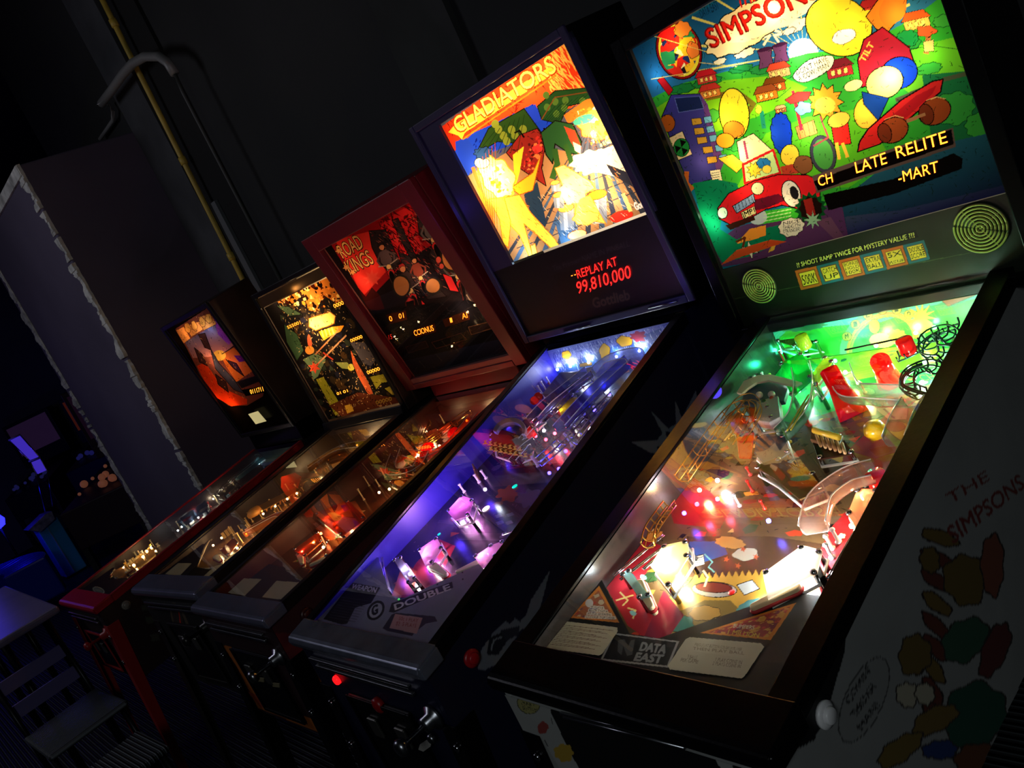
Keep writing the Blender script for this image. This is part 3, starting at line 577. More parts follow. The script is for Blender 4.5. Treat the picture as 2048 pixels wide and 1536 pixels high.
# cooling towers and smoke
for (x, y) in ((700, 275), (772, 252)):
    c.poly([(x-42, y-28), (x+30, y-48), (x+26, y-5), (x+40, y+40), (x-34, y+58), (x-28, y+10)], (105, 58, 92), edge=K, ew=3); c.ell(x-6, y-38, 37, 10, (60, 25, 55), -15)
for pts in ([(690, 215), (720, 170), (660, 190), (700, 120), (750, 130)], [(760, 200), (740, 170), (790, 160), (720, 140), (760, 110)]): c.line(pts, 12, (235, 225, 170)); c.line(pts, 5, (250, 245, 215))
for (x, y, a, b, s) in ((600, 255, 50, 20, 21), (480, 295, 34, 14, 22), (850, 120, 52, 30, 23), (810, 150, 34, 16, 24)): c.blob(x, y, a, b, (240, 230, 190), -25, .18, 7, K, 3, s)
# little houses
def house(x, y, s, wall, roof, rot=-13):
    q = lambda a, b: (x+s*(a*math.cos(math.radians(rot))-b*math.sin(math.radians(rot))), y+s*(a*math.sin(math.radians(rot))+b*math.cos(math.radians(rot))))
    c.poly([q(-1, 0), q(1, 0), q(1, .8), q(-1, .8)], wall, edge=K, ew=2.5); c.poly([q(-1.2, .05), q(-.7, -.6), q(.7, -.6), q(1.2, .05)], roof, edge=K, ew=2.5)
    for a in (-.7, -.2, .3): c.poly([q(a, .2), q(a+.3, .2), q(a+.3, .6), q(a, .6)], (250, 215, 110), edge=K, ew=1.6)
house(430, 430, 48, (205, 120, 50), (185, 50, 40)); house(412, 362, 46, (190, 60, 50), (190, 30, 40)); house(1050, 320, 62, (165, 45, 50), (110, 30, 40)); house(1210, 30, 60, (205, 60, 50), (175, 40, 40)); house(1420, 90, 62, (245, 195, 90), (215, 90, 35)); house(760, 330, 52, (225, 170, 100), (210, 70, 40))
house(740, 400, 50, (190, 85, 30), (120, 60, 20)); house(700, 440, 52, (225, 120, 30), (150, 70, 30)); house(770, 520, 26, (200, 100, 50), (230, 170, 110))
c.line([(1470, 250), (1480, 180)], 26, (200, 110, 60)); c.blob(1470, 150, 44, 28, (225, 90, 45), 0, .2, 5, K, 2.5, 3); c.poly([(1455, 200), (1505, 190), (1508, 245), (1460, 250)], (225, 190, 110), edge=K, ew=2.5)
c.blob(1380, 185, 52, 42, (30, 150, 70), 0, .1, 9, K, 2.5, 9); c.line([(1385, 220), (1388, 260)], 10, (90, 50, 20))
# title banner
c.blob(600, 130, 215, 96, (245, 225, 165), -29, .09, 13, K, 5, 5); c.blob(790, 40, 170, 80, (250, 232, 180), -29, .1, 9, None, 3, 6); c.blob(640, 110, 150, 70, (252, 235, 190), -29, .05)
c.text('SIMPSONS', (440, 232), (965, -20), (402, 150), (120, 12, 10), .035); c.text('SIMPSONS', (444, 228), (965, -24), (406, 150), (214, 34, 24), .01)
c.text('THE', (570, 42), (660, -4), (556, -6), (205, 34, 24), .02); c.text('DATA EAST', (392, 88), (478, 40), (378, 50), (14, 50, 78), .01)
# round medallion with plain colour blobs
c.ell(283, 242, 108, 142, (130, 18, 24), -16, K, 5); c.ell(283, 242, 96, 128, (235, 225, 60), -16); c.splat([(283+90*math.cos(t), 242+122*math.sin(t)) for t in np.linspace(0, 6.2, 24)], [(215, 40, 30), (250, 200, 40), (40, 150, 90), (30, 50, 110), (250, 245, 190), (240, 150, 40), (30, 24, 30)], 60, .012, .03, 4)
c.star(225, 160, 34, 52, 9, (225, 30, 30), 0, K); c.blob(300, 140, 40, 38, (240, 140, 50), 0, .15, 7, K); c.blob(350, 240, 30, 40, (235, 130, 50), 0, .1, 5, K); c.poly([(205, 365), (255, 430), (235, 460), (178, 385)], (170, 20, 28), edge=K, ew=3)
# tall purple office block with keypad windows
c.poly([(245, 455), (385, 450), (480, 850), (330, 890), (200, 560)], (58, 56, 140), edge=K, ew=4); c.poly([(385, 450), (420, 500), (500, 780), (470, 850)], (96, 60, 130)); c.poly([(262, 470), (382, 462), (402, 520), (282, 540)], (26, 38, 84), edge=(90, 110, 190), ew=3)
for i, (x, y) in enumerate(((366, 584), (378, 630), (392, 674), (420, 720), (440, 768))): c.poly([(x-24, y-14), (x+22, y-18), (x+28, y+10), (x-18, y+18)], (190, 150, 50), edge=K, ew=2.5); c.poly([(x+34, y-22), (x+70, y-28), (x+76, y+2), (x+42, y+8)], (100, 175, 215), edge=K, ew=2.5)
c.ell(228, 592, 36, 42, (180, 90, 30), 0, K, 3); c.poly([(236, 660), (300, 630), (346, 740), (280, 770)], (235, 215, 170), edge=K, ew=3); c.ell(295, 708, 38, 44, (30, 130, 60), 0, K, 3)
for k in range(3):
    a = k*2.094+.3; c.poly([(295, 708), (295+34*math.cos(a), 708+40*math.sin(a)), (295+34*math.cos(a+1), 708+40*math.sin(a+1))], K)
c.line([(320, 830), (318, 880), (345, 905)], 22, (200, 100, 40)); c.poly([(430, 820), (480, 812), (492, 868), (446, 878)], (240, 235, 200), edge=K, ew=2.5)
for k in range(4): c.line([(440, 832+k*11), (476, 826+k*11)], 2.5, K)
# plain yellow, orange and blue balloons and bushes standing where the picture has its figures
c.ell(548, 545, 72, 122, (250, 222, 50), -6, K, 5); c.blob(545, 622, 50, 42, (205, 130, 40), 0, .05, 3, K, 4, 2); c.poly([(560, 680), (640, 640), (740, 730), (700, 800), (580, 800)], (240, 230, 180), edge=K, ew=4); c.ell(505, 675, 44, 36, (235, 165, 40), 0, K, 3.5); c.poly([(470, 760), (540, 740), (600, 790), (560, 830)], (245, 210, 60), edge=K, ew=3); c.line([(596, 680), (612, 760)], 12, (120, 50, 90))
c.blob(775, 640, 50, 102, (20, 62, 190), -8, .08, 13, K, 4, 3); c.ell(815, 745, 44, 52, (250, 215, 60), 10, K, 4); c.poly([(770, 800), (860, 780), (880, 830), (780, 840)], (180, 60, 40)); c.blob(880, 790, 46, 44, (130, 80, 45), 0, .06, 5, K, 3, 8)
c.star(985, 490, 62, 92, 11, (250, 160, 40), 0, K, 1, 4); c.ell(985, 505, 50, 40, (252, 205, 70)); c.poly([(1010, 580), (1090, 560), (1110, 690), (1030, 700)], (225, 40, 34), edge=K, ew=4); c.ell(1050, 575, 55, 36, (252, 200, 70), -20, K, 3.5); c.line([(1040, 690), (1052, 760)], 16, (245, 190, 60)); c.line([(1070, 690), (1090, 750)], 16, (245, 190, 60))
c.ell(975, 740, 62, 92, (60, 60, 70), -12, K, 3); c.ell(975, 740, 46, 74, (70, 150, 60), -12); c.line([(930, 700), (1000, 660), (960, 560)], 9, (150, 70, 70)); c.poly([(840, 610), (930, 575), (950, 640), (860, 670)], (215, 130, 60), edge=K, ew=3)
for k in range(4): c.line([(850+k*24, 600-k*8), (868+k*22, 662-k*9)], 2.5, (150, 50, 30))
c.line([(830, 440), (870, 620)], 16, (190, 40, 50)); c.poly([(790, 480), (850, 440), (920, 440), (900, 480), (820, 500)], (225, 50, 40), edge=K, ew=3); c.blob(880, 520, 40, 30, (120, 190, 220), 0, .2, 5, K, 3, 4); c.line([(680, 540), (690, 610)], 20, (30, 130, 110)); c.ell(665, 525, 16, 22, (240, 220, 60), 0, K, 2)
c.ell(1050, 125, 165, 140, (252, 226, 50), 28, K, 6); c.poly([(1120, 60), (1250, 40), (1200, 140), (1150, 160)], (252, 226, 50)); c.blob(1075, 175, 60, 34, (255, 250, 225), -20, .05, 5, K, 3, 2)
c.poly([(1180, 80), (1280, -60), (1400, -80), (1360, 60), (1290, 150), (1230, 140)], (248, 140, 40), edge=K, ew=5); c.blob(1310, 40, 60, 90, (250, 130, 40), 20, .07, 5)
c.poly([(1170, 190), (1260, 130), (1390, 230), (1420, 330), (1300, 380), (1160, 420), (1140, 290)], (176, 34, 50), edge=K, ew=6); c.ell(1340, 350, 90, 76, (24, 66, 190), -20, K, 5); c.ell(1270, 395, 92, 76, (252, 228, 110), -25, K, 5); c.ell(1185, 540, 62, 78, (250, 190, 60), 12, K, 4); c.poly([(1160, 440), (1290, 470), (1240, 580), (1170, 500)], (20, 60, 140), edge=K, ew=4)
c.ell(1120, 410, 46, 26, (250, 235, 150), -20, K, 3); c.text('TILT', (1172, 300), (1222, 212), (1148, 286), (250, 200, 80), .02)
c.poly([(1190, 620), (1350, 480), (1500, 390), (1550, 380), (1540, 440), (1400, 560), (1250, 690), (1140, 730), (1150, 680)], (200, 36, 34), edge=K, ew=7); c.poly([(1250, 600), (1420, 460), (1520, 410), (1500, 450), (1380, 560), (1250, 660)], (165, 24, 30))
for (x, y, r) in ((1310, 625, 66), (1510, 535, 70)): c.ell(x, y, r*1.15, r*.9, (150, 66, 30), -25, K, 5); c.ell(x-40, y+14, r*.5, r*.72, (110, 44, 24), -15, K, 4); c.line([(x-40, y-52), (x+10, y-70), (x+50, y-60)], 4, (225, 170, 100))
c.line([(1380, 580), (1460, 550)], 16, (160, 110, 70))
c.blob(930, 330, 108, 46, (245, 240, 190), -26, .05, 5, K, 4, 2)
c.text("DON'T HAVE", (850, 362), (1000, 290), (842, 338), K); c.text('A COW, MAN!', (860, 392), (1010, 318), (852, 368), K)
# road, river, red car
c.poly([(340, 1260), (560, 1090), (900, 1000), (1150, 960), (1290, 1100), (1100, 1180), (500, 1280)], (88, 50, 96)); c.poly([(720, 1190), (750, 1165), (740, 1200), (712, 1212)], (225, 180, 60)); c.poly([(940, 1060), (1010, 1040), (1090, 1160), (1060, 1180)], (110, 70, 100))
c.blend([(1240, 820), (1500, 700), (1860, 620), (1900, 920), (1100, 1160), (1060, 960)], (22, 26, 70), (36, 92, 110)); c.blend([(1340, 1010), (1880, 880), (1880, 940), (1360, 1110), (1100, 1170), (1080, 1040)], (18, 22, 96), (60, 70, 100))
c.poly([(350, 880), (460, 860), (560, 880), (580, 940), (500, 980), (480, 1100), (560, 1150), (640, 1110), (760, 1080), (800, 1150), (620, 1230), (490, 1260), (400, 1100)], (14, 120, 84)); c.ink([(350, 880), (560, 880), (480, 1100), (400, 1100)], 60, (8, 70, 52), 5, .001, .02)
c.poly([(640, 1020), (860, 990), (880, 1040), (660, 1080)], (60, 190, 50)); c.ell(660, 1040, 46, 38, (190, 205, 215), 0)
for k in range(3): c.line([(690, 1030+k*16), (820, 1004+k*16)], 4, (190, 240, 170))
c.poly([(590, 790), (735, 720), (770, 830), (600, 880)], (190, 230, 150), edge=(200, 30, 34), ew=12); c.star(645, 815, 24, 40, 9, (250, 215, 60), 0, K, 1, 2.5); c.blob(690, 785, 34, 26, (40, 120, 190), 0, .1, 7, K, 2.5, 3); c.ell(705, 812, 22, 20, (250, 220, 80), 0, K, 2)
c.poly([(468, 1000), (520, 930), (640, 870), (760, 838), (900, 840), (960, 870), (960, 960), (880, 1010), (780, 985), (700, 1005), (620, 1050), (530, 1078), (475, 1050)], (218, 30, 38), edge=K, ew=5)
c.poly([(640, 960), (760, 930), (800, 960), (700, 1000), (650, 1010)], (96, 20, 44)); c.ell(660, 905, 30, 30, (240, 225, 180), 0, K, 4); c.ell(492, 1022, 24, 28, (250, 240, 220), 0, K, 4); c.poly([(540, 990), (640, 930), (650, 968), (560, 1024)], (130, 160, 205), edge=K, ew=4)
for k in range(6): c.line([(552+k*16, 984-k*8), (560+k*16, 1014-k*9)], 2.5, K)
c.poly([(580, 1020), (645, 990), (655, 1024), (592, 1052)], (250, 235, 170), edge=K, ew=3); c.text('JMP1', (590, 1046), (650, 1018), (582, 1024), K, .02); c.poly([(505, 1082), (640, 1035), (650, 1055), (530, 1104)], (60, 26, 20))
c.ell(822, 930, 44, 66, (226, 226, 214), -18, K, 5); c.ell(836, 925, 18, 32, (26, 26, 30), -18, K, 3)
c.star(915, 1000, 62, 80, 15, (12, 76, 34), 0, None); c.star(915, 1000, 50, 60, 9, (30, 16, 12), .3); c.poly([(880, 960), (920, 950), (940, 1030), (900, 1040)], (150, 36, 30)); c.star(925, 1056, 18, 44, 8, (150, 200, 160), 0)
c.blob(822, 1090, 62, 44, (236, 232, 214), -8, .1, 9, K, 3, 4)
for t_, y in (('NICE', 1075), ("SHOOT'N", 1095), ('STRANGER!', 1114)): c.text(t_, (784, y+6), (866, y-8), (782, y-10), K)
c.poly([(560, 1170), (620, 1100), (700, 1080), (700, 1130), (640, 1150)], (250, 150, 50)); c.star(625, 1200, 18, 46, 6, (235, 225, 205), .3, K); c.poly([(480, 1275), (560, 1200), (720, 1150), (800, 1160), (560, 1240)], (205, 76, 34)); c.line([(560, 1160), (600, 1140), (590, 1185)], 10, (100, 40, 20))
for (x0, y0, x1, y1) in ((120, 160, 420, 250), (150, 380, 330, 350), (380, 300, 560, 320)): c.line([(x0, y0), (x1, y1)], 3, (215, 205, 110))
c.ink([(60, 240), (1500, -160), (1880, 900), (480, 1280)], 900, (20, 40, 24), 9, .0006, .016)
# alphanumeric display windows
B1 = [(930, 870), (1590, 620), (1602, 692), (950, 915)]; B2 = [(975, 935), (1310, 860), (1600, 735), (1645, 760), (1640, 810), (1320, 930), (1000, 1010)]
c.poly([(922, 845), (1598, 612), (1612, 705), (945, 928)], (96, 76, 70)); c.poly(B1, (10, 5, 4)); c.poly(B2, (10, 7, 6))
tl5 = c.build('translite', LIT, R5)
orange = mat('orange_display', (255, 120, 30), emit=5.5); pl = c.pl
m.view(1240, 0, .4167)
for (s_, bl, br, tl_) in (('CH', (958, 893), (1026, 872), (950, 846)), ('LATE', (1138, 830), (1286, 782), (1128, 778)), ('RELITE', (1334, 758), (1576, 682), (1322, 704)), ('-MART', (1342, 876), (1534, 822), (1334, 826))):
    letters('display_text', m, pl, s_, bl, br, tl_, orange, R5, .003, .004)
# speaker panel
cp = translite(m, R5, .03, W-.03, .002, vs, .0011, (30, 36, 24), .001); cp.mottle(.1, .05); m.view(1240, 0, .4167)
cp.line([(484, 1285), (1880, 905)], 9, (14, 18, 14)); cp.line([(520, 1440), (1800, 1190)], 3, (70, 80, 50))
cp.poly([(846, 1262), (1418, 1104), (1434, 1140), (854, 1288)], (10, 10, 8)); cp.text('?? SHOOT RAMP TWICE FOR MYSTERY VALUE ???', (852, 1284), (1416, 1138), (846, 1264), (235, 225, 110), .012)
TX = [('500K',), ('CATCH', 'UP'), ('BONUS', 'HOLD', '100K'), ('EXTRA', 'BALL'), ('5X', 'MULTIPLIER'), ('DOUBLE', 'SCORE')]
for i, ws in enumerate(TX):
    a = i/6; ux, uy = 622/6, -150/6; x, y = 838+i*ux, 1300+i*uy; q = lambda u, v: (x+u*ux+v*30, y+u*uy+v*94)
    cp.poly([q(0, 0), q(1, 0), q(1, 1), q(0, 1)], ((196, 92, 30), (38, 96, 110))[i % 2], edge=K, ew=2); P_ = [q(.14, .16), q(.86, .16), q(.88, .86), q(.16, .86)]; cp.poly(P_, (232, 190, 60), edge=(120, 60, 20), ew=4)
    for j, wd in enumerate(ws):
        n = len(ws); v = .2+(j+1)*.62/n-.04; u0, u1 = (.2, .84); cp.text(wd, q(u0, v), q(u1, v), q(u0, v-(.46/n if len(wd) < 8 else .12)), K, .01)
sp = cp.build('speaker_panel', PRINT, R5)
for (x, y, r) in ((1519, 571, .042), (1962, 456, .047)):
    m.view(0, 0, 1); q = m.hit((x, y), m.BB.off(.002)); n_ = m.BB.N
    s_ = MB()._lathe(q, [(0, 0), (r+.003, 0), (r+.003, .004), (r, .005), (r-.001, .0015), (0, .0015)], n_, 40).build('speaker_cone', mat('dark_olive', (48, 56, 26), .6), sp)
    mb = MB(); ci = [r*k/7 for k in range(1, 8)]
    for rr in ci: mb.tube([q+n_*.004+m.BB.U*rr*math.cos(t)+m.BB.V*rr*math.sin(t) for t in np.linspace(0, 2*math.pi, 41)], r/22, 6)
    for t in (.5, 2.07, 3.64, 5.2): mb.tube([q+n_*.003, q+n_*.003+(m.BB.U*math.cos(t)+m.BB.V*math.sin(t))*r], .0012, 5)
    mb.build('speaker_grille', mat('green_lit_grille', (176, 178, 84), .45), s_)  # greenish light on the rings put into their olive colour
fill_light(m, R5, .03, W-.03, vs, H, .2, (1, .95, .8))
m.view(1240, 0, .4167)
back_bulbs(m, R5, [(960, 60, .10, WARM), (760, 40, .16, WARM), (600, 180, .05, WARM), (890, 240, .12, WHT), (290, 190, .08, WARM), (210, 350, .05, COOL), (590, 300, .04, COOL), (540, 560, .10, WARM), (600, 730, .08, WARM), (1000, 220, .05, WARM), (1330, 350, .13, WHT), (1280, 400, .05, WARM), (930, 470, .09, WHT), (940, 600, .10, WHT), (760, 620, .05, WARM), (1360, 60, .05, WARM), (1130, 120, .05, WARM), (480, 1060, .08, (.5, 1, .6)), (640, 880, .05, WARM), (830, 960, .03, WARM), (1050, 640, .04, WARM), (1200, 520, .04, WARM), (430, 760, .04, WARM), (1480, 100, .03, WARM), (620, 700, .05, WARM), (440, 1020, .05, (.4, 1, .5)), (1180, 330, .04, WARM), (700, 500, .03, (.7, 1, .4)), (860, 440, .04, WHT), (1500, 250, .04, (.6, 1, .5))], k=1.7, d=-.032)

# playfield print
L = (m.yb-.014-m.ld)*math.hypot(1, m.ps); m.view(1000, 520, .5117)
c = Canvas(m, m.PF, 2*m.gw, L, .0013, (88, 70, 46)); ALL = [(300, 1500), (1100, 200), (2000, 0), (1400, 1500)]
c.splat([(0, 2000), (900, 100), (2100, -100), (1500, 1600)], [(170, 116, 30), (120, 30, 28), (40, 74, 44), (216, 160, 60), (34, 24, 40), (190, 60, 34), (70, 96, 90), (60, 36, 20), (24, 18, 16), (230, 200, 120)], 1100, .005, .024, 12); c.ink([(0, 2000), (900, 100), (2100, -100), (1500, 1600)], 1500, (16, 10, 8), 4, .0009, .02)
c.poly([(820, 300), (1150, 230), (1500, 200), (1850, 100), (1700, 480), (1400, 560), (1150, 640), (850, 560)], (34, 130, 60)); c.poly([(1200, 380), (1500, 260), (1760, 160), (1700, 400), (1350, 480)], (120, 170, 50)); c.splat([(820, 300), (1850, 100), (1700, 480), (1150, 640)], [(24, 100, 60), (150, 190, 60), (200, 200, 120), (30, 70, 60)], 120, .006, .02, 6)
c.poly([(640, 900), (760, 850), (900, 980), (860, 1050), (680, 1030)], (120, 26, 30)); c.poly([(1340, 760), (1560, 560), (1640, 600), (1500, 900), (1340, 900)], (140, 40, 40))
c.poly([(730, 1080), (1060, 1080), (1270, 1110), (1180, 1260), (740, 1240)], (58, 40, 30)); c.poly([(740, 1100), (870, 1100), (890, 1150), (800, 1180), (740, 1170)], (30, 70, 150)); c.blob(900, 1105, 60, 22, (200, 150, 80), 10, .1); c.blob(960, 1150, 50, 26, (190, 190, 170), 0, .1, 5, K)
c.poly([(735, 1165), (795, 1150), (800, 1190), (745, 1205)], (200, 215, 220), edge=K, ew=3); [c.line([(745, 1172+k*9), (792, 1160+k*9)], 2, K) for k in range(3)]
c.line([(800, 1150), (830, 1180), (815, 1200), (850, 1230), (840, 1250)], 5, (110, 190, 200)); [c.star(x, y, 6, 13, 5, (190, 90, 50)) for x, y in ((885, 1170), (950, 1130), (1000, 1160), (930, 1195))]
saw = [(740, 1262)]+[(752+i*26+(13 if j else 0), 1246-(26 if j else 0)-i*1.5) for i in range(11) for j in (0, 1)]+[(1050, 1250), (1130, 1330), (900, 1460), (620, 1490), (640, 1330)]
c.poly(saw, (190, 150, 60), edge=K, ew=3); c.ell(838, 1288, 88, 30, (190, 190, 185), 3, K, 3); c.ell(836, 1280, 72, 20, (110, 40, 30), 3, K, 3); c.line([(800, 1275), (812, 1240), (795, 1215)], 8, (210, 200, 170)); c.poly([(925, 1270), (985, 1250), (1015, 1285), (955, 1310)], (200, 215, 215), edge=K, ew=3)
c.poly([(640, 1400), (800, 1330), (900, 1330), (960, 1390), (840, 1460), (620, 1480)], (120, 100, 50)); c.blob(700, 1420, 60, 34, (50, 110, 100), 10, .1, 7, K); c.blob(800, 1380, 60, 30, (170, 130, 60), 0, .1, 7, K); c.blob(880, 1420, 60, 26, (190, 180, 150), 0, .1, 7, K); c.blob(980, 1350, 60, 20, (60, 120, 120), -20, .1)
c.poly([(410, 1270), (560, 1090), (640, 1120), (560, 1240), (640, 1420), (600, 1500), (500, 1430)], (165, 34, 44)); [c.line(p, 6, (210, 190, 120)) for p in ([(470, 1300), (500, 1330), (480, 1350)], [(500, 1360), (530, 1370), (520, 1400)], [(455, 1330), (520, 1310)])]; [c.blob(x, y, 14, 9, (120, 180, 200), 20) for x, y in ((520, 1380), (560, 1240), (545, 1260))]
c.poly([(1210, 1230), (1290, 1050), (1400, 930), (1450, 980), (1330, 1240), (1260, 1320)], (165, 34, 44)); c.blob(1335, 1080, 16, 12, (230, 225, 215), 0, .2, 5, K)
c.poly([(560, 1480), (640, 1290), (720, 1390), (640, 1500)], (120, 30, 50))
c.poly([(880, 560), (1100, 540), (1100, 640), (950, 700), (860, 660)], (150, 158, 160)); c.blob(1490, 930, 60, 80, (170, 60, 60), 0)
pf5 = c.build('playfield', mat('playfield_art', rough=.22, kind='print'), R5)
# rear panel of the playfield with the arch
c = Canvas(m, m.BP, 2*m.gw, .104, .001, (80, 165, 110)); m.view(1540, 540, .2344); c.blend([(0, 420), (1900, 30), (1900, 500), (0, 800)], (30, 150, 60), (90, 190, 190))
c.poly([(60, 600), (180, 480), (420, 490), (640, 470), (900, 460), (1300, 330), (1750, 250), (1700, 500), (100, 900)], (40, 160, 44)); c.blob(300, 490, 180, 30, (40, 110, 80), -8, .2, 9); c.blob(1500, 300, 160, 30, (40, 130, 90), -14, .2, 9)
for (x, y, a, b, s) in ((390, 440, 60, 22, 1), (650, 355, 26, 12, 2), (980, 285, 60, 26, 3), (1330, 220, 60, 24, 5)): c.blob(x, y, a, b, (225, 235, 180), -8, .15, 7, (40, 90, 50), 4, s)
def arch(r0, col, w_): c.line([(960+(335*r0)*math.cos(t), 640+(300*r0)*math.sin(t)*1.0-60*math.cos(t)) for t in np.linspace(math.pi, 2*math.pi, 20)], w_, col)
arch(1.0, (90, 150, 110), 60); arch(.88, (180, 120, 60), 26); arch(.80, (150, 180, 60), 18)
for i, chh in enumerate('MILLION'):
    t = math.radians(205+i*21.5); x, y = 960+335*math.cos(t), 640+300*math.sin(t)-60*math.cos(t); c.ell(x, y, 42, 38, (170, 140, 60), 0, (60, 50, 20), 4); dx, dy = math.cos(t+math.pi/2), math.sin(t+math.pi/2)
    c.text(chh, (x-15*dx+16*dy, y-15*dy-16*dx) if False else (x-14, y+20), (x+14, y+14), (x-18, y-20), (40, 40, 16), .02)
c.star(1290, 400, 50, 130, 12, (250, 225, 60), .1, (120, 80, 20)); c.ell(1300, 480, 90, 60, (240, 230, 70)); c.ell(890, 480, 46, 60, (236, 222, 60), 0, (60, 60, 20), 5); c.blob(960, 600, 110, 66, (225, 215, 110), 0, .05, 3, (80, 80, 30), 5); c.blob(1080, 560, 80, 50, (240, 225, 60), 0, .2, 9)
c.poly([(1470, 170), (1760, 90), (1790, 200), (1520, 310), (1450, 250)], (140, 70, 40), edge=(50, 30, 20), ew=5)
c.build('rear_panel', PRINT, R5)
# apron plate
m.view(900, 1000, .5605); pa = m.PF.off(.020); pa = Plane(m.hit((120, 560), pa)*0+np.array([-m.gw, m.ld-.002, m.pf(m.ld)+.020]), pa.U, pa.V)
c = Canvas(m, pa, 2*m.gw, .34, .0009, (14, 14, 15)); c.clip([(330, 560), (330, 500), (505, 235), (530, 265), (640, 478), (745, 494), (1300, 300), (1352, 345), (1150, 660), (1120, 760), (300, 560)])
c.clip([(-400, 700), (505, 250), (1352, 345), (1300, 900), (500, 900)])
OR = (205, 122, 44); c.poly([(532, 306), (604, 438), (426, 420)], OR); c.poly([(530, 322), (590, 430), (440, 414)], (160, 92, 60)); c.splat([(530, 322), (590, 430), (440, 414)], [(180, 60, 50), (200, 140, 60), (110, 70, 90), (200, 180, 150)], 60, .003, .008, 3)
c.ell(497, 368, 14, 15, (210, 205, 200)); c.ell(512, 392, 16, 10, (60, 50, 120))
for i, t_ in enumerate(('SHOOT', 'BUTTON', 'AFTER BUMPER', 'CHANGE TOP LANE')): c.poly([(500-i*6, 384+i*12-8), (548+i*14, 387+i*12-8), (552+i*14, 398+i*12-8), (498-i*6, 394+i*12-8)], (215, 205, 190)); c.text(t_, (503-i*6, 392+i*12-8), (548+i*13, 396+i*12-8), (502-i*6, 386+i*12-8), (60, 20, 20), .01)
c.poly([(892, 474), (1236, 366), (1144, 500)], OR); c.poly([(922, 472), (1214, 380), (1134, 490)], (150, 52, 50)); c.splat([(922, 472), (1214, 380), (1134, 490)], [(200, 80, 70), (210, 150, 70), (120, 40, 60), (190, 60, 60)], 130, .003, .010, 3); c.ink([(922, 472), (1214, 380), (1134, 490)], 90, (220, 180, 90), 3, .0008, .014, .5)
c.text('BUMPERS', (1010, 455), (1084, 462), (1014, 442), (230, 220, 190), .01); c.text('1 MILLION', (990, 478), (1100, 492), (996, 462), (225, 190, 70), .01)
c.poly([(583, 474), (818, 504), (780, 598), (536, 572)], (150, 150, 148)); c.poly([(588, 480), (808, 508), (774, 591), (546, 566)], (17, 17, 19))
c.text('DATA', (676, 536), (766, 548), (686, 508), (128, 130, 132), .045); c.text('EAST', (656, 572), (752, 582), (668, 545), (128, 130, 132), .045); c.poly([(598, 540), (600, 500), (622, 497), (636, 522), (646, 500), (660, 498), (650, 552), (632, 556), (618, 520), (612, 554)], (70, 70, 72)); 
ap = c.build('apron', mat('apron_print', rough=.5, spec=.2, kind='print'), R5)
for (pts, rows, wid) in (([(400, 432), (596, 455), (597, 470), (543, 548), (532, 554), (338, 528), (332, 518), (384, 438)], 11, 0), ([(856, 490), (1108, 512), (1120, 524), (1052, 626), (1040, 636), (786, 604), (778, 592), (840, 498)], 2, 1)):
    c = Canvas(m, Plane(pa.at(0, 0, .0015), pa.U, pa.V), 2*m.gw, .2, .0008, (196, 188, 160)); c.clip(pts)
    if not wid:
        for i in range(13): f = i/13; c.line([(402-f*52+4, 446+f*74), (582-f*46-(i*37 % 60), 466+f*72)], 1.6, (120, 84, 70) if i % 3 else (90, 40, 40))
    else:
        c.text('PRESS START BUTTON FOR EACH PLAYER', (872, 520), (1040, 538), (876, 510), (120, 100, 80)); c.text('THEN PLAY BALL', (866, 534), (1050, 552), (868, 524), (120, 100, 80)); c.text('3 BALLS', (846, 566), (880, 570), (850, 552), (110, 90, 74)); c.text('PER GAME', (822, 576), (884, 584), (826, 564), (110, 90, 74)); c.text('1 PLAY COINS IN', (946, 574), (1040, 586), (950, 562), (110, 90, 74)); c.text('2 PLAYS COINS IN', (936, 588), (1036, 600), (940, 576), (110, 90, 74))
    c.build('instruction_card', CARD, ap)
# slingshots, lanes, flippers
m.view(1000, 520, .5117)
plastic(m, R5, [(640, 1120), (735, 1100), (740, 1160), (660, 1290), (590, 1200)], .038, (245, 240, 205), alpha=.8); plastic(m, R5, [(1030, 1230), (1185, 1120), (1262, 1140), (1240, 1230), (1050, 1330)], .036, (235, 225, 210), alpha=.8)
lamps(m, R5, [(655, 1170, 1.820, (1, .85, .5)), (690, 1240, 1.120, (1, .8, .45)), (640, 1215, 0.840, WHT), (1100, 1270, 2.520, WHT), (1180, 1190, 3.080, WHT), (1150, 1240, 1.960, WHT), (1215, 1160, 1.540, (1, .9, .8)), (1425, 955, 2.240, (1., .75, .5)), (1375, 1040, 0.350, WARM), (1168, 512, 1.260, (.75, .95, 1)), (850, 862, 0.980, (1, .8, .9)), (780, 900, 0.490, WARM), (500, 1235, 0.420, COOL)], .016)
lamps(m, R5, [(770, 955, 0.336, (1, .03, .08)), (850, 935, 0.168, (1, .05, .1)), (720, 990, 0.070, (.1, .05, 1)), (1050, 1020, 0.070, (.1, .1, 1)), (1310, 395, 0.448, (.05, 1, .55)), (1230, 440, 0.308, (.05, 1, .5)), (1130, 400, 0.350, (.02, .9, .35)), (1220, 330, 0.140, (.05, 1, .3)), (1650, 480, 1.400, (.65, 1, .85)), (1600, 420, 0.700, (.6, 1, .7)), (1660, 400, 0.560, (.3, 1, .5)), (1400, 480, 0.490, (.9, 1, .4)), (1350, 440, 0.350, (.9, 1, .4)), (1470, 335, 0.280, (1, .95, .4)), (1640, 270, 0.280, (.7, 1, .3)), (1740, 220, 0.168, (.2, 1, .4)), (1100, 330, 0.210, (.05, 1, .5)), (1480, 470, 0.350, (.9, 1, .5))], .024)
flipper(m, R5, (560, 1295), (640, 1440), (225, 205, 160)); flipper(m, R5, (1165, 1310), (1010, 1385), (225, 205, 160))
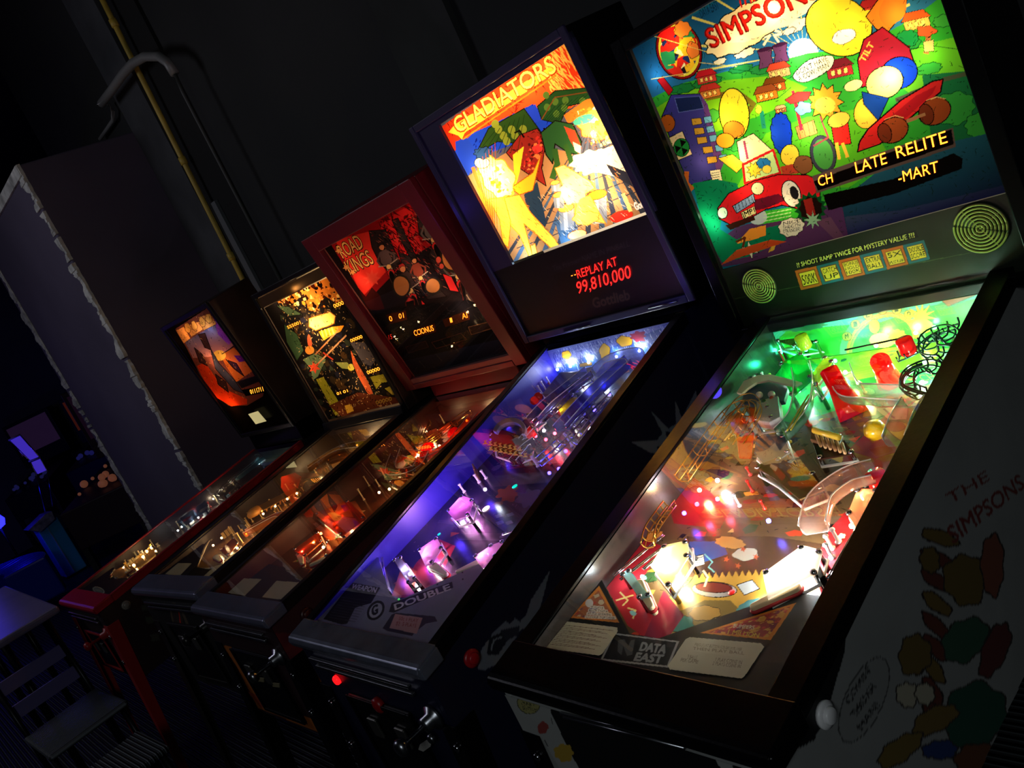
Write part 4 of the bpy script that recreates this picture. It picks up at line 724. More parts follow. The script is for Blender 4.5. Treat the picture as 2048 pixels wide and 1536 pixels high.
plastic(m, R5, [(478, 1230), (505, 1215), (590, 1320), (552, 1330)], .03, (190, 225, 225), 'lane_guide', .004, .85, True, False)
for a, b in (((445, 1235), (640, 1075)), ((470, 1250), (655, 1110)), ((560, 1210), (640, 1140))): wires(m, R5, [a, b], .006, [.02, .02], 2, STEEL, 'lane_wire', False, .0016)
MB().slab([m.hit(p, m.PF.off(.002)) for p in ((1235, 1220), (1262, 1215), (1300, 1290), (1280, 1310))], m.PF.N*.03).build('plunger_lane_guide', BLACK, R5, .002)
wires(m, R5, [(1285, 1245), (1360, 1110), (1440, 980)], .004, [.02, .02, .02], 2, STEEL, 'lane_wire', False, .002)
for p in ((1300, 1130), (1325, 1105), (1300, 1165)): post(m, R5, p, .03)
wires(m, R5, [(585, 1120), (600, 1060), (640, 1000), (670, 960)], .022, [.035, .045, .05, .05], 4, GOLDW, 'wire_ramp', True, .0015); wires(m, R5, [(720, 860), (790, 760), (870, 650), (930, 590), (980, 600), (970, 660)], .026, [.06, .062, .065, .066, .064, .06], 4, GOLDW, 'wire_ramp', True, .0013); wires(m, R5, [(900, 640), (960, 560), (1000, 600), (930, 720)], .026, [.07, .075, .07, .06], 4, GOLDW, 'wire_ramp', False, .0013)
# curved sign over the little shop, with its shop front
q0, q1 = m.hit((925, 528), m.PF.off(.062)), m.hit((1135, 470), m.PF.off(.062))
def shop(px_, h, d, col, name, par=R5):
    Q = [m.hit(p, m.PF.off(h)) for p in px_]; return MB().slab(Q, m.PF.N*(-d)).build(name, mat('shop_%d_%d_%d' % col, col, .45), par, .0015)
sh = shop([(940, 560), (965, 490), (1030, 465), (1100, 470), (1125, 500), (1110, 550), (1010, 570)], .058, .01, (44, 66, 84), 'shop_sign_board')
m.view(1280, 620, .2865)
arcp = [(680, 590), (730, 510), (830, 468), (920, 462), (1030, 490), (1140, 520)]; arci = [(1090, 545), (1010, 530), (900, 505), (820, 520), (760, 560), (715, 600)]
MB().slab([m.hit(p, m.PF.off(.062)) for p in arcp+arci], m.PF.N*.006).build('sign_arch', mat('cream_arch', (225, 212, 185), .45), R5, .0015)
for (x, y, rr, cc) in ((832, 594, .008, (200, 190, 185)), (918, 590, .008, (200, 190, 200)), (862, 640, .006, (50, 90, 40)), (920, 615, .005, (190, 80, 50))):
    MB().ball(m.hit((x, y), m.PF.off(.064)), rr, 8).build('sign_ball', mat('signball_%d' % (cc[1]), cc, .2), sh)
MB().slab([m.hit(p, m.PF.off(.045)) for p in ((840, 690), (990, 650), (1010, 800), (930, 840), (840, 820))], m.PF.N*.02).build('shop_front', mat('shop_front_white', (165, 172, 170), .4), R5, .002)
for p in ((700, 600), (1100, 540), (860, 860), (1030, 840)): post(m, R5, p, .05)
wires(m, R5, [(1040, 840), (1110, 720), (1190, 590)], .008, [.06, .06, .062], 2, mat('yellow_wire', (190, 180, 60), .4), 'lane_wire', False)
# red drop-shaped cover, nest of plastics with colour prints
MB().hexa([m.hit(p, m.PF.off(.02)) for p in ((690, 1040), (780, 1040), (800, 900), (670, 900))], [m.hit(p, m.PF.off(.06)) for p in ((690, 1040), (780, 1040), (800, 850), (668, 850))]).build('red_cover', mat('clear_red', (225, 16, 16), kind='plastic', alpha=.45), R5, .004)
plastic(m, R5, [(620, 760), (700, 720), (760, 800), (720, 900), (650, 860)], .055, (236, 170, 30), 'playfield_plastic', .003, .55); plastic(m, R5, [(740, 690), (900, 680), (930, 760), (800, 780)], .06, (240, 150, 40), 'playfield_plastic', .003, .5); plastic(m, R5, [(800, 1100), (960, 1040), (1230, 1150), (1290, 1260), (1120, 1330), (940, 1180)], .04, (120, 90, 50), 'playfield_plastic', .003, .6)
plastic(m, R5, [(1180, 480), (1300, 330), (1350, 360), (1230, 540)], .06, (190, 200, 90), 'playfield_plastic', .003, .6); plastic(m, R5, [(980, 380), (1130, 300), (1220, 480), (1060, 620)], .06, (40, 180, 90), 'playfield_plastic', .003, .4)
plastic(m, R5, [(1000, 140), (1200, 130), (1250, 230), (1080, 260)], .05, (30, 120, 60), 'playfield_plastic', .003, .5); plastic(m, R5, [(820, 880), (1010, 880), (1050, 1000), (900, 1100), (800, 1010)], .03, (130, 150, 170), 'playfield_plastic', .003, .5)
plastic(m, R5, [(1200, 900), (1400, 880), (1500, 1010), (1250, 1050)], .03, (70, 40, 30), 'playfield_plastic', .003, .8)
# brown bench-like toy with a row of pegs
toy = MB().slab([m.hit(p, m.PF.off(.03)) for p in ((1210, 860), (1430, 900), (1400, 990), (1200, 930))], m.PF.N*.01).build('toy_bench', mat('toy_brown', (90, 56, 30), .5), R5, .002)
mb = MB()
for k in range(6): a = m.hit((1230+k*36, 870+k*12), m.PF.off(.045)); b = m.hit((1262+k*34, 950+k*10), m.PF.off(.045)); mb.tube([a, b], .003, 6)
mb.build('bench_peg', mat('toy_tan', (170, 130, 90), .4), toy); MB().tube([m.hit((1215, 840), m.PF.off(.055)), m.hit((1390, 890), m.PF.off(.055))], .006).build('bench_roll', mat('toy_yellow', (230, 200, 60), .3), toy)
MB()._lathe(m.hit((1640, 840), m.PF.off(.02)), [(0, -.018), (.016, -.012), (.021, 0), (.016, .014), (0, .02)], m.PF.N, 16).build('yellow_toy', mat('glossy_yellow', (235, 190, 20), .25), R5)
# cooling towers and jet bumper caps
m.view(1540, 540, .2344)
red = mat('clear_red_tower', (235, 26, 26), kind='plastic', alpha=.62)
def tower(base, top, r0, r1, h, nm='cooling_tower'):
    b = m.hit(base, m.PF.off(.002)); t = m.hit(top, m.PF.off(h)); ax = t-b; Ln = np.linalg.norm(ax)
    MB()._lathe(b, [(r0, 0), (r0*.88, Ln*.25), (r1*1.02, Ln*.6), (r1, Ln*.97), (r1*.85, Ln), (0, Ln)], ax/Ln, 26).build(nm, red, R5)
tower((720, 1250), (495, 840), .030, .019, .092); tower((1030, 960), (935, 770), .026, .019, .085)
def cap(p, r, h, cm_, nm='jet_bumper_cap'):
    q = m.hit(p, m.PF.off(h)); MB()._lathe(q, [(r*.9, -.03), (r, -.026), (r, 0), (r*.9, .003), (0, .004)], m.PF.N, 22).build(nm, cm_, R5)
cap((1140, 600), .0165, .09, mat('clear_red_cap', (220, 24, 20), kind='plastic', alpha=.7)); cap((262, 570), .0155, .088, mat('clear_yellow_cap', (225, 205, 60), kind='plastic', alpha=.7))
m.view(1000, 520, .5117); cap((1465, 838), .017, .05, mat('clear_red_cap')); post(m, R5, (1432, 885), .05, (20, 20, 20), .006)
# habitrails and clear ramps on the right
dk = mat('dark_green_wire', (20, 60, 44), .35, .4); m.view(1540, 540, .2344)
wires(m, R5, [(1330, 1060), (1130, 980), (1180, 860), (1300, 800)], .004, [.06, .065, .07, .075], 2, dk, 'wire_basket', False, .0022); wires(m, R5, [(1300, 1080), (1190, 1020), (1210, 900), (1330, 840), (1430, 860)], .02, [.06, .06, .065, .07, .07], 4, dk, 'wire_basket', True, .0018)
wires(m, R5, [(1520, 740), (1380, 720), (1380, 600), (1480, 560), (1560, 600)], .026, [.07, .07, .075, .08, .08], 4, dk, 'wire_basket', True, .0018); wires(m, R5, [(1100, 760), (1250, 690), (1400, 560), (1600, 480)], .02, [.06, .065, .07, .08], 2, dk, 'wire_ramp', True, .0018)
ramp(m, R5, [(620, 900), (700, 1080), (900, 1110), (1230, 1130)], .045, [.05, .045, .04, .04], (225, 230, 220), .12); ramp(m, R5, [(1180, 1500), (1240, 1300), (1380, 1150)], .04, [.05, .06, .06], (230, 225, 215), .12)
m.view(1000, 520, .5117); ramp(m, R5, [(1240, 1070), (1270, 960), (1370, 880), (1470, 850)], .045, [.04, .045, .05, .05], (235, 215, 205), .16)
ramp(m, R5, [(1110, 700), (1180, 620), (1200, 520), (1190, 440)], .04, [.03, .04, .055, .06], (180, 220, 200), .15)
plastic(m, R5, [(1360, 1000), (1400, 900), (1480, 900), (1470, 960), (1400, 1060)], .04, (240, 200, 170), 'playfield_plastic', .003, .7)
m.view(0, 0, 1); L_ = m.hit((1690, 700), m.PF.off(.09)); R_ = m.hit((1795, 678), m.PF.off(.09)); MB().tube([L_, R_], .002).build('rear_rail', BLACK, R5)
m.view(1000, 520, .5117); inserts(m, R5, [(1270, 1380, .006, (200, 60, 40), .1), (905, 1300, .006, (200, 30, 20), .5)])
rg = random.Random(8)
for _ in range(16):
    p = (rg.uniform(900, 1500), rg.uniform(330, 1000)); post(m, R5, p, rg.uniform(.02, .04), rg.choice([(210, 210, 215), (200, 190, 60), (190, 40, 30)]), .004)
# outer side art and front art
m.view(0, 0, 1); c = Canvas(m, m.SR, m.yb+.27, .66, .0028, (140, 142, 140)); c.clipuv([(.002, .035), (.002, m.h-.504), (m.yb, m.top(m.yb)-.535), (m.yb+.265, m.top(m.yb)-.535), (m.yb+.265, .105)]); c.mottle(.06, .1)
c.poly([(1400, 1800), (1500, 1450), (1500, 1300), (1640, 1180), (2100, 300), (2140, 300), (1830, 967), (1695, 1218), (1690, 1300), (1668, 1378), (1650, 1440), (1628, 1480), (1600, 1496), (1570, 1486), (1560, 1900)], (9, 9, 10))
for i in range(9): c.blob(1880-i*2, 1075+i*44, 40-i, 14, (96, 50, 40) if i % 3 else (110, 90, 46), 20+i*6, .1, 5, (40, 30, 30), 3, i)
for (x, y, a, b, cc, r) in ((1860, 1120, 20, 26, (104, 86, 44), 0), (1930, 1160, 44, 50, (104, 86, 44), 0), (1830, 1310, 32, 42, (104, 86, 44), 0), (1950, 1430, 60, 70, (34, 76, 62), 60), (1930, 1280, 40, 50, (50, 84, 66), 50), (1985, 1130, 24, 60, (120, 70, 54), 0), (1990, 1300, 24, 60, (92, 46, 44), 20), (1870, 1440, 50, 24, (112, 92, 48), -30), (1800, 1500, 50, 24, (112, 94, 48), -35), (1880, 1500, 34, 20, (40, 60, 110), 0), (1960, 1520, 50, 34, (100, 62, 40), 0), (1815, 1390, 22, 26, (165, 160, 140), 0), (1850, 1388, 20, 22, (165, 160, 140), 0)): c.blob(x, y, a, b, cc, r, .12, 7, (50, 44, 40), 3)
c.text('THE', (1900, 1010), (1980, 960), (1890, 990), (110, 50, 46), .01); c.text('SIMPSONS', (1906, 1088), (2050, 975), (1892, 1058), (110, 50, 46), .02)
c.ell(1728, 1400, 38, 92, (134, 136, 134), 24, (70, 70, 70), 2.5)
for i, t_ in enumerate(("COMIN'", 'THROUGH', 'MAN!')): x, y = 1700+i*12, 1400+i*26; c.text(t_, (x, y+8), (x+44-i*4, y-62+i*10), (x-11, y+2), (50, 50, 50), .02)
c.build('side_art', mat('side_print', rough=.55, kind='print'), R5)
c = Canvas(m, m.FR, 2*m.cw, m.h-.5-.045, .0022, (150, 152, 148)); m.view(960, 1280, .3223); c.mottle(.06, .1); c.clipuv([(0, .032), (2*m.cw, .032), (2*m.cw, m.h-.546), (0, m.h-.546)])
c.poly([(60, 80), (2300, 560), (2300, 720), (1830, 632), (1300, 518), (700, 376), (100, 262)], (8, 8, 9)); c.poly([(436, 400), (500, 392), (1100, 520), (1330, 600), (1420, 680), (1560, 900), (1560, 1300), (900, 1300), (560, 700), (440, 450)], (9, 9, 10)); c.poly([(1524, 640), (1780, 680), (1900, 860), (2000, 1300), (1700, 1200)], (10, 10, 10))
c.ell(300, 395, 72, 60, (150, 145, 90), 30, (60, 60, 40), 4); [c.text(t_, (240+i*14, 372+i*30), (330+i*14, 386+i*30), (236+i*14, 352+i*30), (50, 50, 40), .01) for i, t_ in enumerate(('PRESS', 'START', 'BUTTON'))]
c.blob(390, 545, 34, 38, (140, 60, 54), 0, .1, 5); c.blob(520, 700, 60, 54, (170, 140, 50), 0, .15, 7); c.blob(400, 760, 30, 26, (170, 80, 40), 0); c.line([(400, 620), (420, 660)], 6, (80, 80, 80)); c.line([(440, 480), (450, 520)], 5, (60, 60, 60))
c.build('front_art', mat('side_print'), R5)
m.view(960, 1280, .3223); m.FRo = m.FR.off(.004)
for (a, b) in (((500, 455), (1150, 605)), ((520, 478), (1270, 670))): MB().tube([m.hit(a, m.FRo), m.hit(b, m.FRo)], .003, 6).build('front_moulding', CHROME, R5)

# ================================================================== machine 4: violet-lit arena machine
navy = mat('navy_cabinet', (13, 15, 44), .45, noise=.1, nscale=6)
m, R4 = body(4, 'dark navy pinball machine with a glowing yellow dragon-and-arena backglass and violet-lit playfield', navy, mat('violet_inner_wall', (34, 30, 150), .4, noise=.15, nscale=8), BLACK, mat('worn_steel_bar', (120, 124, 142), .27, .6, noise=.25, nscale=14), BLACK, trim=BLACK)
W, H = 2*m.bw, m.bh
bb, board = shell(m, R4, BLACK, WHITEPL, D=.24, frame=.018, fmat=mat('dark_violet_frame', (34, 26, 62), .45), fd=.012)
m.view(0, 0, 1); P1 = m.uv((1021, 525), m.BB); P2 = m.uv((884, 252), m.BB); P3 = m.uv((1325, 414), m.BB); P4 = m.uv((1134, 77), m.BB)
u0, u1, v0, v1 = (P1[0]+P2[0])/2, (P3[0]+P4[0])/2, (P1[1]+P3[1])/2, (P2[1]+P4[1])/2
c = translite(m, R4, u0, u1, v0, v1, .00125, (70, 74, 96)); m.view(800, 0, .4427); K = (16, 10, 10)
c.blend([(190, 570), (760, 170), (900, 420), (260, 760)], (190, 40, 20), (235, 90, 40), (1, .3)); c.poly([(640, 230), (760, 170), (900, 400), (700, 420)], (225, 60, 28))
c.ink([(640, 230), (760, 170), (900, 420), (680, 420)], 240, (252, 190, 90), 5, .0022, .05, -1.25); c.ink([(190, 570), (640, 250), (700, 420), (260, 640)], 120, (120, 20, 16), 6, .002, .04)
c.poly([(240, 690), (330, 600), (420, 560), (600, 470), (700, 560), (600, 620), (380, 700), (300, 800)], (24, 60, 200)); c.ink([(240, 690), (600, 470), (700, 560), (300, 800)], 90, (12, 24, 130), 3, .002, .03, .5)
c.poly([(250, 640), (300, 620), (360, 700), (300, 810), (255, 720)], (28, 60, 190)); c.poly([(560, 500), (610, 470), (650, 540), (600, 560)], (30, 60, 210))
c.poly([(340, 700), (400, 580), (560, 490), (640, 600), (560, 650), (440, 640)], (34, 62, 26), edge=K, ew=4); [c.ell(430+(k*37 % 170), 560+(k*53 % 80), 17, 19, (112, 128, 44)) for k in range(9)]
c.poly([(620, 480), (700, 410), (860, 395), (920, 440), (760, 480), (720, 560), (640, 540)], (30, 66, 34), edge=K, ew=4); [c.ell(660+(k*41 % 200), 430+(k*29 % 90), 15, 17, (70, 105, 44)) for k in range(8)]; c.line([(640, 540), (700, 440), (880, 410)], 5, (100, 60, 30))
c.blob(930, 540, 130, 86, (250, 225, 90), -28, .1, 9, (190, 80, 20), 5); c.poly([(740, 520), (840, 450), (940, 430), (980, 470), (860, 500), (760, 560)], (225, 110, 40)); c.splat([(800, 500), (1000, 430), (1080, 600), (860, 680)], [(255, 240, 150), (240, 180, 60), (250, 250, 210), (220, 140, 50)], 60, .006, .018, 8); c.ell(830, 540, 50, 20, (60, 160, 150), -20)
# paved floor in perspective and dark steps
c.poly([(300, 800), (560, 640), (820, 700), (1060, 620), (1190, 960), (500, 1200)], (150, 112, 78)); vp = (860, 560)
for k in range(12):
    x = 440+k*66; y = 1210-k*22; c.poly([vp, (x, y), (x+26, y-9)], (60, 84, 118) if k % 2 else (44, 50, 66))
for k in range(7): f = .25+k*.12; c.line([(vp[0]+(470-vp[0])*f, vp[1]+(1220-vp[1])*f), (vp[0]+(1200-vp[0])*f, vp[1]+(960-vp[1])*f)], 4, (40, 44, 58))
c.poly([(780, 730), (1000, 640), (1110, 830), (900, 780)], (238, 232, 215)); c.poly([(930, 740), (1060, 790), (1150, 850), (1180, 935), (1110, 880), (960, 790)], (34, 36, 52)); c.ink([(960, 640), (1060, 620), (1160, 860), (960, 740)], 60, (120, 120, 130), 4, .0012, .03)
c.poly([(560, 880), (620, 820), (660, 1000), (640, 1060), (590, 1020)], (32, 50, 74)); c.poly([(700, 1000), (760, 980), (790, 1090), (730, 1110)], (56, 84, 120))
# columns with lit disc tops
for (x, y, rx, hh, cc) in ((890, 880, 42, 130, (236, 130, 40)), (750, 940, 34, 100, (240, 220, 70)), (715, 880, 24, 60, (235, 215, 80)), (700, 825, 20, 40, (235, 215, 80)), (1000, 978, 50, 30, (225, 40, 30)), (800, 1060, 40, 30, (230, 200, 120))):
    c.poly([(x-rx, y), (x+rx, y), (x+rx*1.1, y+hh), (x-rx*.7, y+hh)], (110, 124, 150)); c.poly([(x-rx*.4, y), (x+rx*.1, y), (x+rx*.3, y+hh), (x-rx*.2, y+hh)], (170, 180, 200)); c.ell(x, y, rx*1.08, rx*.5, cc, -14, (130, 60, 20), 3)
# a winged dragon shape and armoured figures as plain glowing shapes
c.poly([(480, 690), (540, 610), (620, 580), (660, 640), (640, 760), (660, 840), (600, 800), (540, 760)], (126, 34, 30), edge=K, ew=4); c.ink([(480, 690), (620, 580), (660, 640), (660, 840), (540, 760)], 60, (60, 16, 16), 3, .0015, .02); c.ell(620, 670, 26, 22, (190, 50, 50), 0, K, 3); c.line([(560, 620), (540, 590), (520, 600)], 8, K); c.line([(640, 630), (660, 600), (650, 580)], 8, K)
c.poly([(636, 600), (700, 545), (780, 560), (820, 640), (810, 700), (760, 690), (700, 650), (690, 740), (660, 700)], (34, 74, 40), edge=K, ew=5); c.poly([(740, 570), (790, 590), (822, 670), (806, 695), (770, 640)], (170, 60, 40)); c.poly([(780, 640), (818, 660), (815, 695), (790, 680)], (240, 220, 190)); c.line([(700, 680), (710, 740), (690, 800)], 26, (40, 76, 34)); c.line([(750, 660), (780, 750)], 22, (40, 76, 34))
c.poly([(510, 700), (560, 660), (540, 780), (520, 850)], (246, 200, 50)); c.poly([(500, 850), (600, 780), (640, 690), (600, 860), (540, 880)], (240, 170, 40), edge=(150, 70, 10), ew=4)
c.blob(440, 800, 70, 100, (255, 240, 150), -25, .14, 7, (220, 150, 30), 5); c.ell(370, 735, 34, 26, (190, 200, 190), 0, K, 3); c.blob(375, 690, 40, 26, (36, 70, 130), 0, .2, 9, K, 3); c.poly([(440, 900), (540, 880), (590, 960), (700, 1080), (718, 1110), (680, 1120), (560, 1010), (600, 1160), (590, 1172), (540, 1060), (480, 1000)], (250, 205, 70), edge=(190, 110, 20), ew=4); c.poly([(400, 900), (470, 890), (500, 1000), (490, 1120), (465, 1100), (450, 990)], (246, 180, 60), edge=(190, 100, 20), ew=4)
c.line([(330, 760), (420, 1010)], 16, (200, 90, 40)); c.poly([(340, 830), (420, 930), (430, 990), (380, 940)], (230, 110, 40)); c.poly([(590, 1110), (610, 1100), (625, 1160), (600, 1175)], (235, 190, 80), edge=(150, 90, 20), ew=4)
c.poly([(700, 760), (740, 745), (860, 820), (880, 850), (800, 900), (740, 850)], (250, 220, 130), edge=(190, 120, 30), ew=4); c.poly([(800, 900), (860, 880), (900, 960), (930, 1010), (880, 1000), (790, 980)], (250, 215, 90), edge=(190, 130, 30), ew=4); c.blob(840, 985, 60, 30, (246, 205, 90), -10, .12, 7, (170, 110, 20), 3)
c.blob(780, 860, 60, 60, (255, 235, 150), 0, .15); c.line([(1010, 880), (1040, 950)], 18, (240, 190, 110)); c.blob(860, 730, 90, 50, (255, 245, 200), -20, .2)
c.ink([(330, 760), (480, 720), (620, 1000), (600, 1170), (430, 1050)], 150, (200, 120, 20), 12, .0009, .022, -1.0); c.ink([(330, 760), (480, 720), (620, 1000), (600, 1170), (430, 1050)], 70, (90, 40, 10), 13, .0008, .02, -1.2)
c.ink([(700, 760), (980, 720), (1000, 900), (820, 1010)], 120, (190, 120, 30), 14, .0009, .02, -.8); c.ink([(740, 520), (980, 430), (1100, 620), (860, 680)], 160, (150, 80, 20), 15, .0009, .018); c.ink([(560, 880), (1180, 860), (1180, 960), (600, 1180)], 160, (24, 30, 50), 16, .0009, .03, -1.1); c.ink([(600, 900), (1100, 640), (1180, 900), (760, 1100)], 90, (215, 200, 170), 17, .0008, .03, -1.1)
for k in range(7): c.line([(345+k*14, 740-k*16), (380+k*10, 900+k*30)], 2.5, (150, 60, 20)); c.line([(700+k*26, 480-k*10), (650+k*10, 545)], 2.5, (20, 40, 20)); c.line([(430+k*22, 590-k*12), (350+k*30, 690)], 2.5, (20, 40, 16))
c.splat([(380, 760), (460, 740), (520, 880), (440, 900)], [(255, 250, 210), (250, 200, 60), (180, 90, 20)], 30, .005, .014, 18); c.splat([(560, 660), (640, 600), (660, 760), (560, 770)], [(170, 40, 36), (70, 18, 18), (220, 110, 60)], 40, .004, .01, 19)
c.poly([(218, 598), (250, 560), (700, 290), (708, 322), (292, 600), (280, 630), (262, 612)], (250, 190, 60))
c.text('GLADIATORS', (262, 606), (712, 322), (230, 540), (160, 50, 10), .035, 0); c.text('GLADIATORS', (264, 602), (710, 320), (234, 542), (255, 236, 110), .012); c.line([(285, 628), (704, 340)], 7, (235, 120, 30))
c.text('Gottlieb', (1066, 950), (1140, 922), (1054, 918), (235, 225, 235), .03)
tl4 = c.build('translite', LIT, R4)
fill_light(m, R4, u0, u1, v0, v1, .20, (1, .9, .75))
back_bulbs(m, R4, [(360, 520, .12, WARM), (450, 470, .14, WARM), (540, 410, .14, WARM), (620, 360, .16, WARM), (690, 310, .07, WARM), (300, 570, .06, WARM), (420, 770, .55, WARM), (440, 850, .5, WARM), (480, 800, .3, WARM), (540, 950, .16, WARM), (570, 1040, .12, WARM), (480, 990, .10, WARM), (620, 1130, .2, (.5, .85, 1)), (810, 1070, .22, (.5, .85, 1)), (790, 850, .32, WARM), (880, 730, .35, WARM), (930, 790, .3, WARM), (980, 850, .16, WARM), (900, 550, .22, WARM), (970, 540, .2, WARM), (930, 620, .14, WARM), (850, 940, .16, WARM), (720, 220, .03, WARM), (290, 690, .03, COOL), (1010, 880, .08, WHT)])
m.view(0, 0, 1)
# frame round the glass, dark display panel below
mb = MB(); fr_ = .017
board(.018, u0, v0-.006, H-.018, -.004, .004, mb); board(u1, W-.018, v0-.006, H-.018, -.004, .004, mb); board(u0, u1, v1, H-.018, -.004, .004, mb); mb.build('glass_surround', mat('dark_violet_frame'), R4)
cp = translite(m, R4, .018, W-.018, .018, v0-.006, .0013, (15, 12, 18), .001); m.view(800, 0, .4427); cp.mottle(.2, .05)
cp.poly([(540, 1225), (1100, 1030), (1330, 1290), (640, 1500)], (17, 12, 18)); cp.poly([(690, 1240), (1130, 1130), (1180, 1260), (760, 1380)], (10, 6, 8))
cp.text('The Premier NAME IN PINBALL', (694, 1226), (1038, 1112), (688, 1202), (46, 40, 46), .005); cp.text('Gottlieb', (876, 1392), (1040, 1352), (866, 1350), (76, 64, 52), .03)
cp.build('display_panel', PRINT, R4); rd = mat('red_dot_display', (255, 30, 24), emit=2.6); pl = cp.pl
letters('display_text', m, pl, 'REPLAY AT', (806, 1256), (986, 1196), (797, 1220), rd, R4, .003, .0); letters('display_text', m, pl, '99,810,000', (806, 1326), (1048, 1252), (797, 1274), rd, R4, .003, .0); letters('display_text', m, pl, '..', (776, 1246), (798, 1240), (770, 1226), mat('orange_display'), R4, .003)
mb = MB(); m.view(0, 0, 1)
for a, b in (((1128, 664), (1180, 651)), ((1296, 617), (1354, 603))): mb = MB(); mb.tube([m.hit(a, m.BB.off(.014)), m.hit(b, m.BB.off(.014))], .002, 6).build('panel_hinge', CHROME, R4)
light('violet_edge_light', 'POINT', tuple(m.BB.at(-.10, H*.62, .10)), .10, (.12, .06, 1), .02, parent=R4); light('violet_edge_light', 'POINT', tuple(m.BB.at(W-.03, .05, .10)), .10, (.1, .06, 1), .02, parent=R4)
# playfield
L = (m.yb-.014-m.ld)*math.hypot(1, m.ps); m.view(560, 600, .4558)
c = Canvas(m, m.PF, 2*m.gw, L, .0016, (38, 34, 52)); A = [(300, 1400), (1100, 0), (1900, 0), (1300, 1400)]
c.splat(A, [(60, 40, 60), (90, 46, 46), (44, 44, 70), (110, 60, 40), (30, 30, 44), (74, 66, 84)], 420, .008, .03, 21); c.ink(A, 700, (130, 116, 120), 7, .0006, .02)
c.poly([(500, 1300), (600, 1150), (700, 1050), (820, 1100), (700, 1250), (560, 1310)], (120, 32, 40)); c.poly([(490, 1300), (540, 1150), (600, 1190), (580, 1290)], (150, 66, 44)); c.poly([(720, 1180), (780, 1060), (900, 960), (990, 1000), (860, 1160), (740, 1200)], (30, 32, 44))
for k in range(34): x, y = 760+(k % 6)*32+(k//6)*14, 1150-(k//6)*26-(k % 6)*9; c.ell(x, y, 13, 8, (52, 56, 66), -20, (16, 16, 22), 2)
for (x, y) in ((960, 945), (1010, 940), (965, 975), (1005, 975)): c.poly([(x-20, y), (x+10, y-10), (x+20, y+4), (x-10, y+14)], (96, 100, 116), edge=K, ew=2)
c.blob(1000, 850, 50, 30, (110, 50, 36), -20, .3, 7); c.blob(1090, 870, 50, 40, (60, 60, 76), 0, .3, 7)
c.build('playfield', mat('playfield_art'), R4)
c = Canvas(m, m.BP, 2*m.gw, .104, .0013, (120, 130, 190)); m.view(880, 640, .2734)
c.poly([(820, 360), (1620, 60), (1620, 160), (1500, 240), (860, 400)], (50, 90, 150)); c.ink([(820, 230), (1700, 20), (1600, 260), (850, 420)], 420, (16, 50, 140), 5, .0012, .03, 1.4); c.ink([(820, 230), (1700, 20), (1600, 260), (850, 420)], 200, (205, 225, 245), 15, .001, .03, 1.7)
for (x, y, a, b) in ((925, 255, 36, 30), (1205, 235, 40, 60), (1350, 155, 56, 40)): c.blob(x, y, a, b, (246, 190, 30), 0, .12, 5, (120, 70, 0), 4)
c.blob(1450, 120, 60, 34, (130, 40, 60), 0, .3, 7); c.poly([(1020, 320), (1110, 305), (1112, 330), (1024, 345)], (150, 110, 40), edge=K, ew=3)
c.build('rear_panel', PRINT, R4)
BLU = (.05, .03, 1.); PNK = (1, .35, .9)
m.view(880, 640, .2734); lamps(m, R4, [(1060, 265, .5, (.8, .88, 1)), (1200, 230, .3, (.7, .8, 1)), (1400, 190, .2, (.6, .7, 1)), (1590, 130, .5, (.9, .9, 1)), (950, 300, .1, (.5, .5, 1)), (900, 700, .16, (1, .95, .85)), (760, 810, .08, (1, .8, .9)), (775, 875, .10, (1, .03, .06)), (800, 560, .03, (1, .04, .04)), (560, 860, .02, (1, .5, .1)), (700, 850, .08, (1, .03, .06)), (840, 830, .03, (1, .05, .1)), (870, 1090, .10, BLU), (800, 1120, .10, BLU), (1130, 660, .06, BLU), (1240, 545, .07, BLU), (920, 960, .08, BLU), (330, 1240, .05, (.8, .85, 1)), (1090, 790, .02, WHT)], .03)
m.view(560, 600, .4558); lamps(m, R4, [(795, 910, 1.2, PNK), (770, 935, .5, (1, .6, 1)), (825, 935, .5, PNK), (660, 1120, .5, PNK), (655, 1150, .3, (1, .8, .7)), (570, 1205, .7, (.85, .9, 1)), (915, 1120, .7, PNK), (900, 1155, .4, (1, .8, .6)), (690, 1180, .06, BLU), (935, 1095, .1, PNK), (640, 1090, .05, BLU)], .016)
for (x, y, p_) in ((450, 1120, .06), (700, 950, .11), (560, 1060, .07), (840, 780, .08), (1000, 560, .05), (1120, 330, .06), (860, 620, .05)):
    q = m.hit((x, y), m.PF.off(.05)); q[0] = max(q[0], -m.gw+.035); light('ultraviolet_strip_light', 'POINT', tuple(q), p_, (.07, .03, 1), .01, parent=R4)
inserts(m, R4, [(1030, 818, .008, (0, 200, 170), 1.6), (904, 916, .011, (250, 225, 240), 3), (698, 1028, .005, (0, 180, 170), 1.4), (520, 1316, .004, (30, 190, 60), 1.2), (363, 1247, .004, (220, 20, 20), 1.5)])
plastic(m, R4, [(610, 1100), (690, 1045), (715, 1090), (670, 1160), (640, 1170)], .036, (230, 190, 235), alpha=.75); plastic(m, R4, [(855, 1130), (930, 1080), (985, 1060), (950, 1130), (890, 1180)], .036, (230, 190, 235), alpha=.75); plastic(m, R4, [(735, 930), (800, 860), (850, 880), (830, 950), (770, 970)], .04, (235, 185, 235), alpha=.8)
plastic(m, R4, [(500, 1140), (530, 1130), (600, 1230), (570, 1250)], .034, (190, 180, 210), 'lane_guide', .004, .4); flipper(m, R4, (690, 1190), (750, 1230)); flipper(m, R4, (880, 1180), (800, 1215))
m.view(880, 640, .2734)
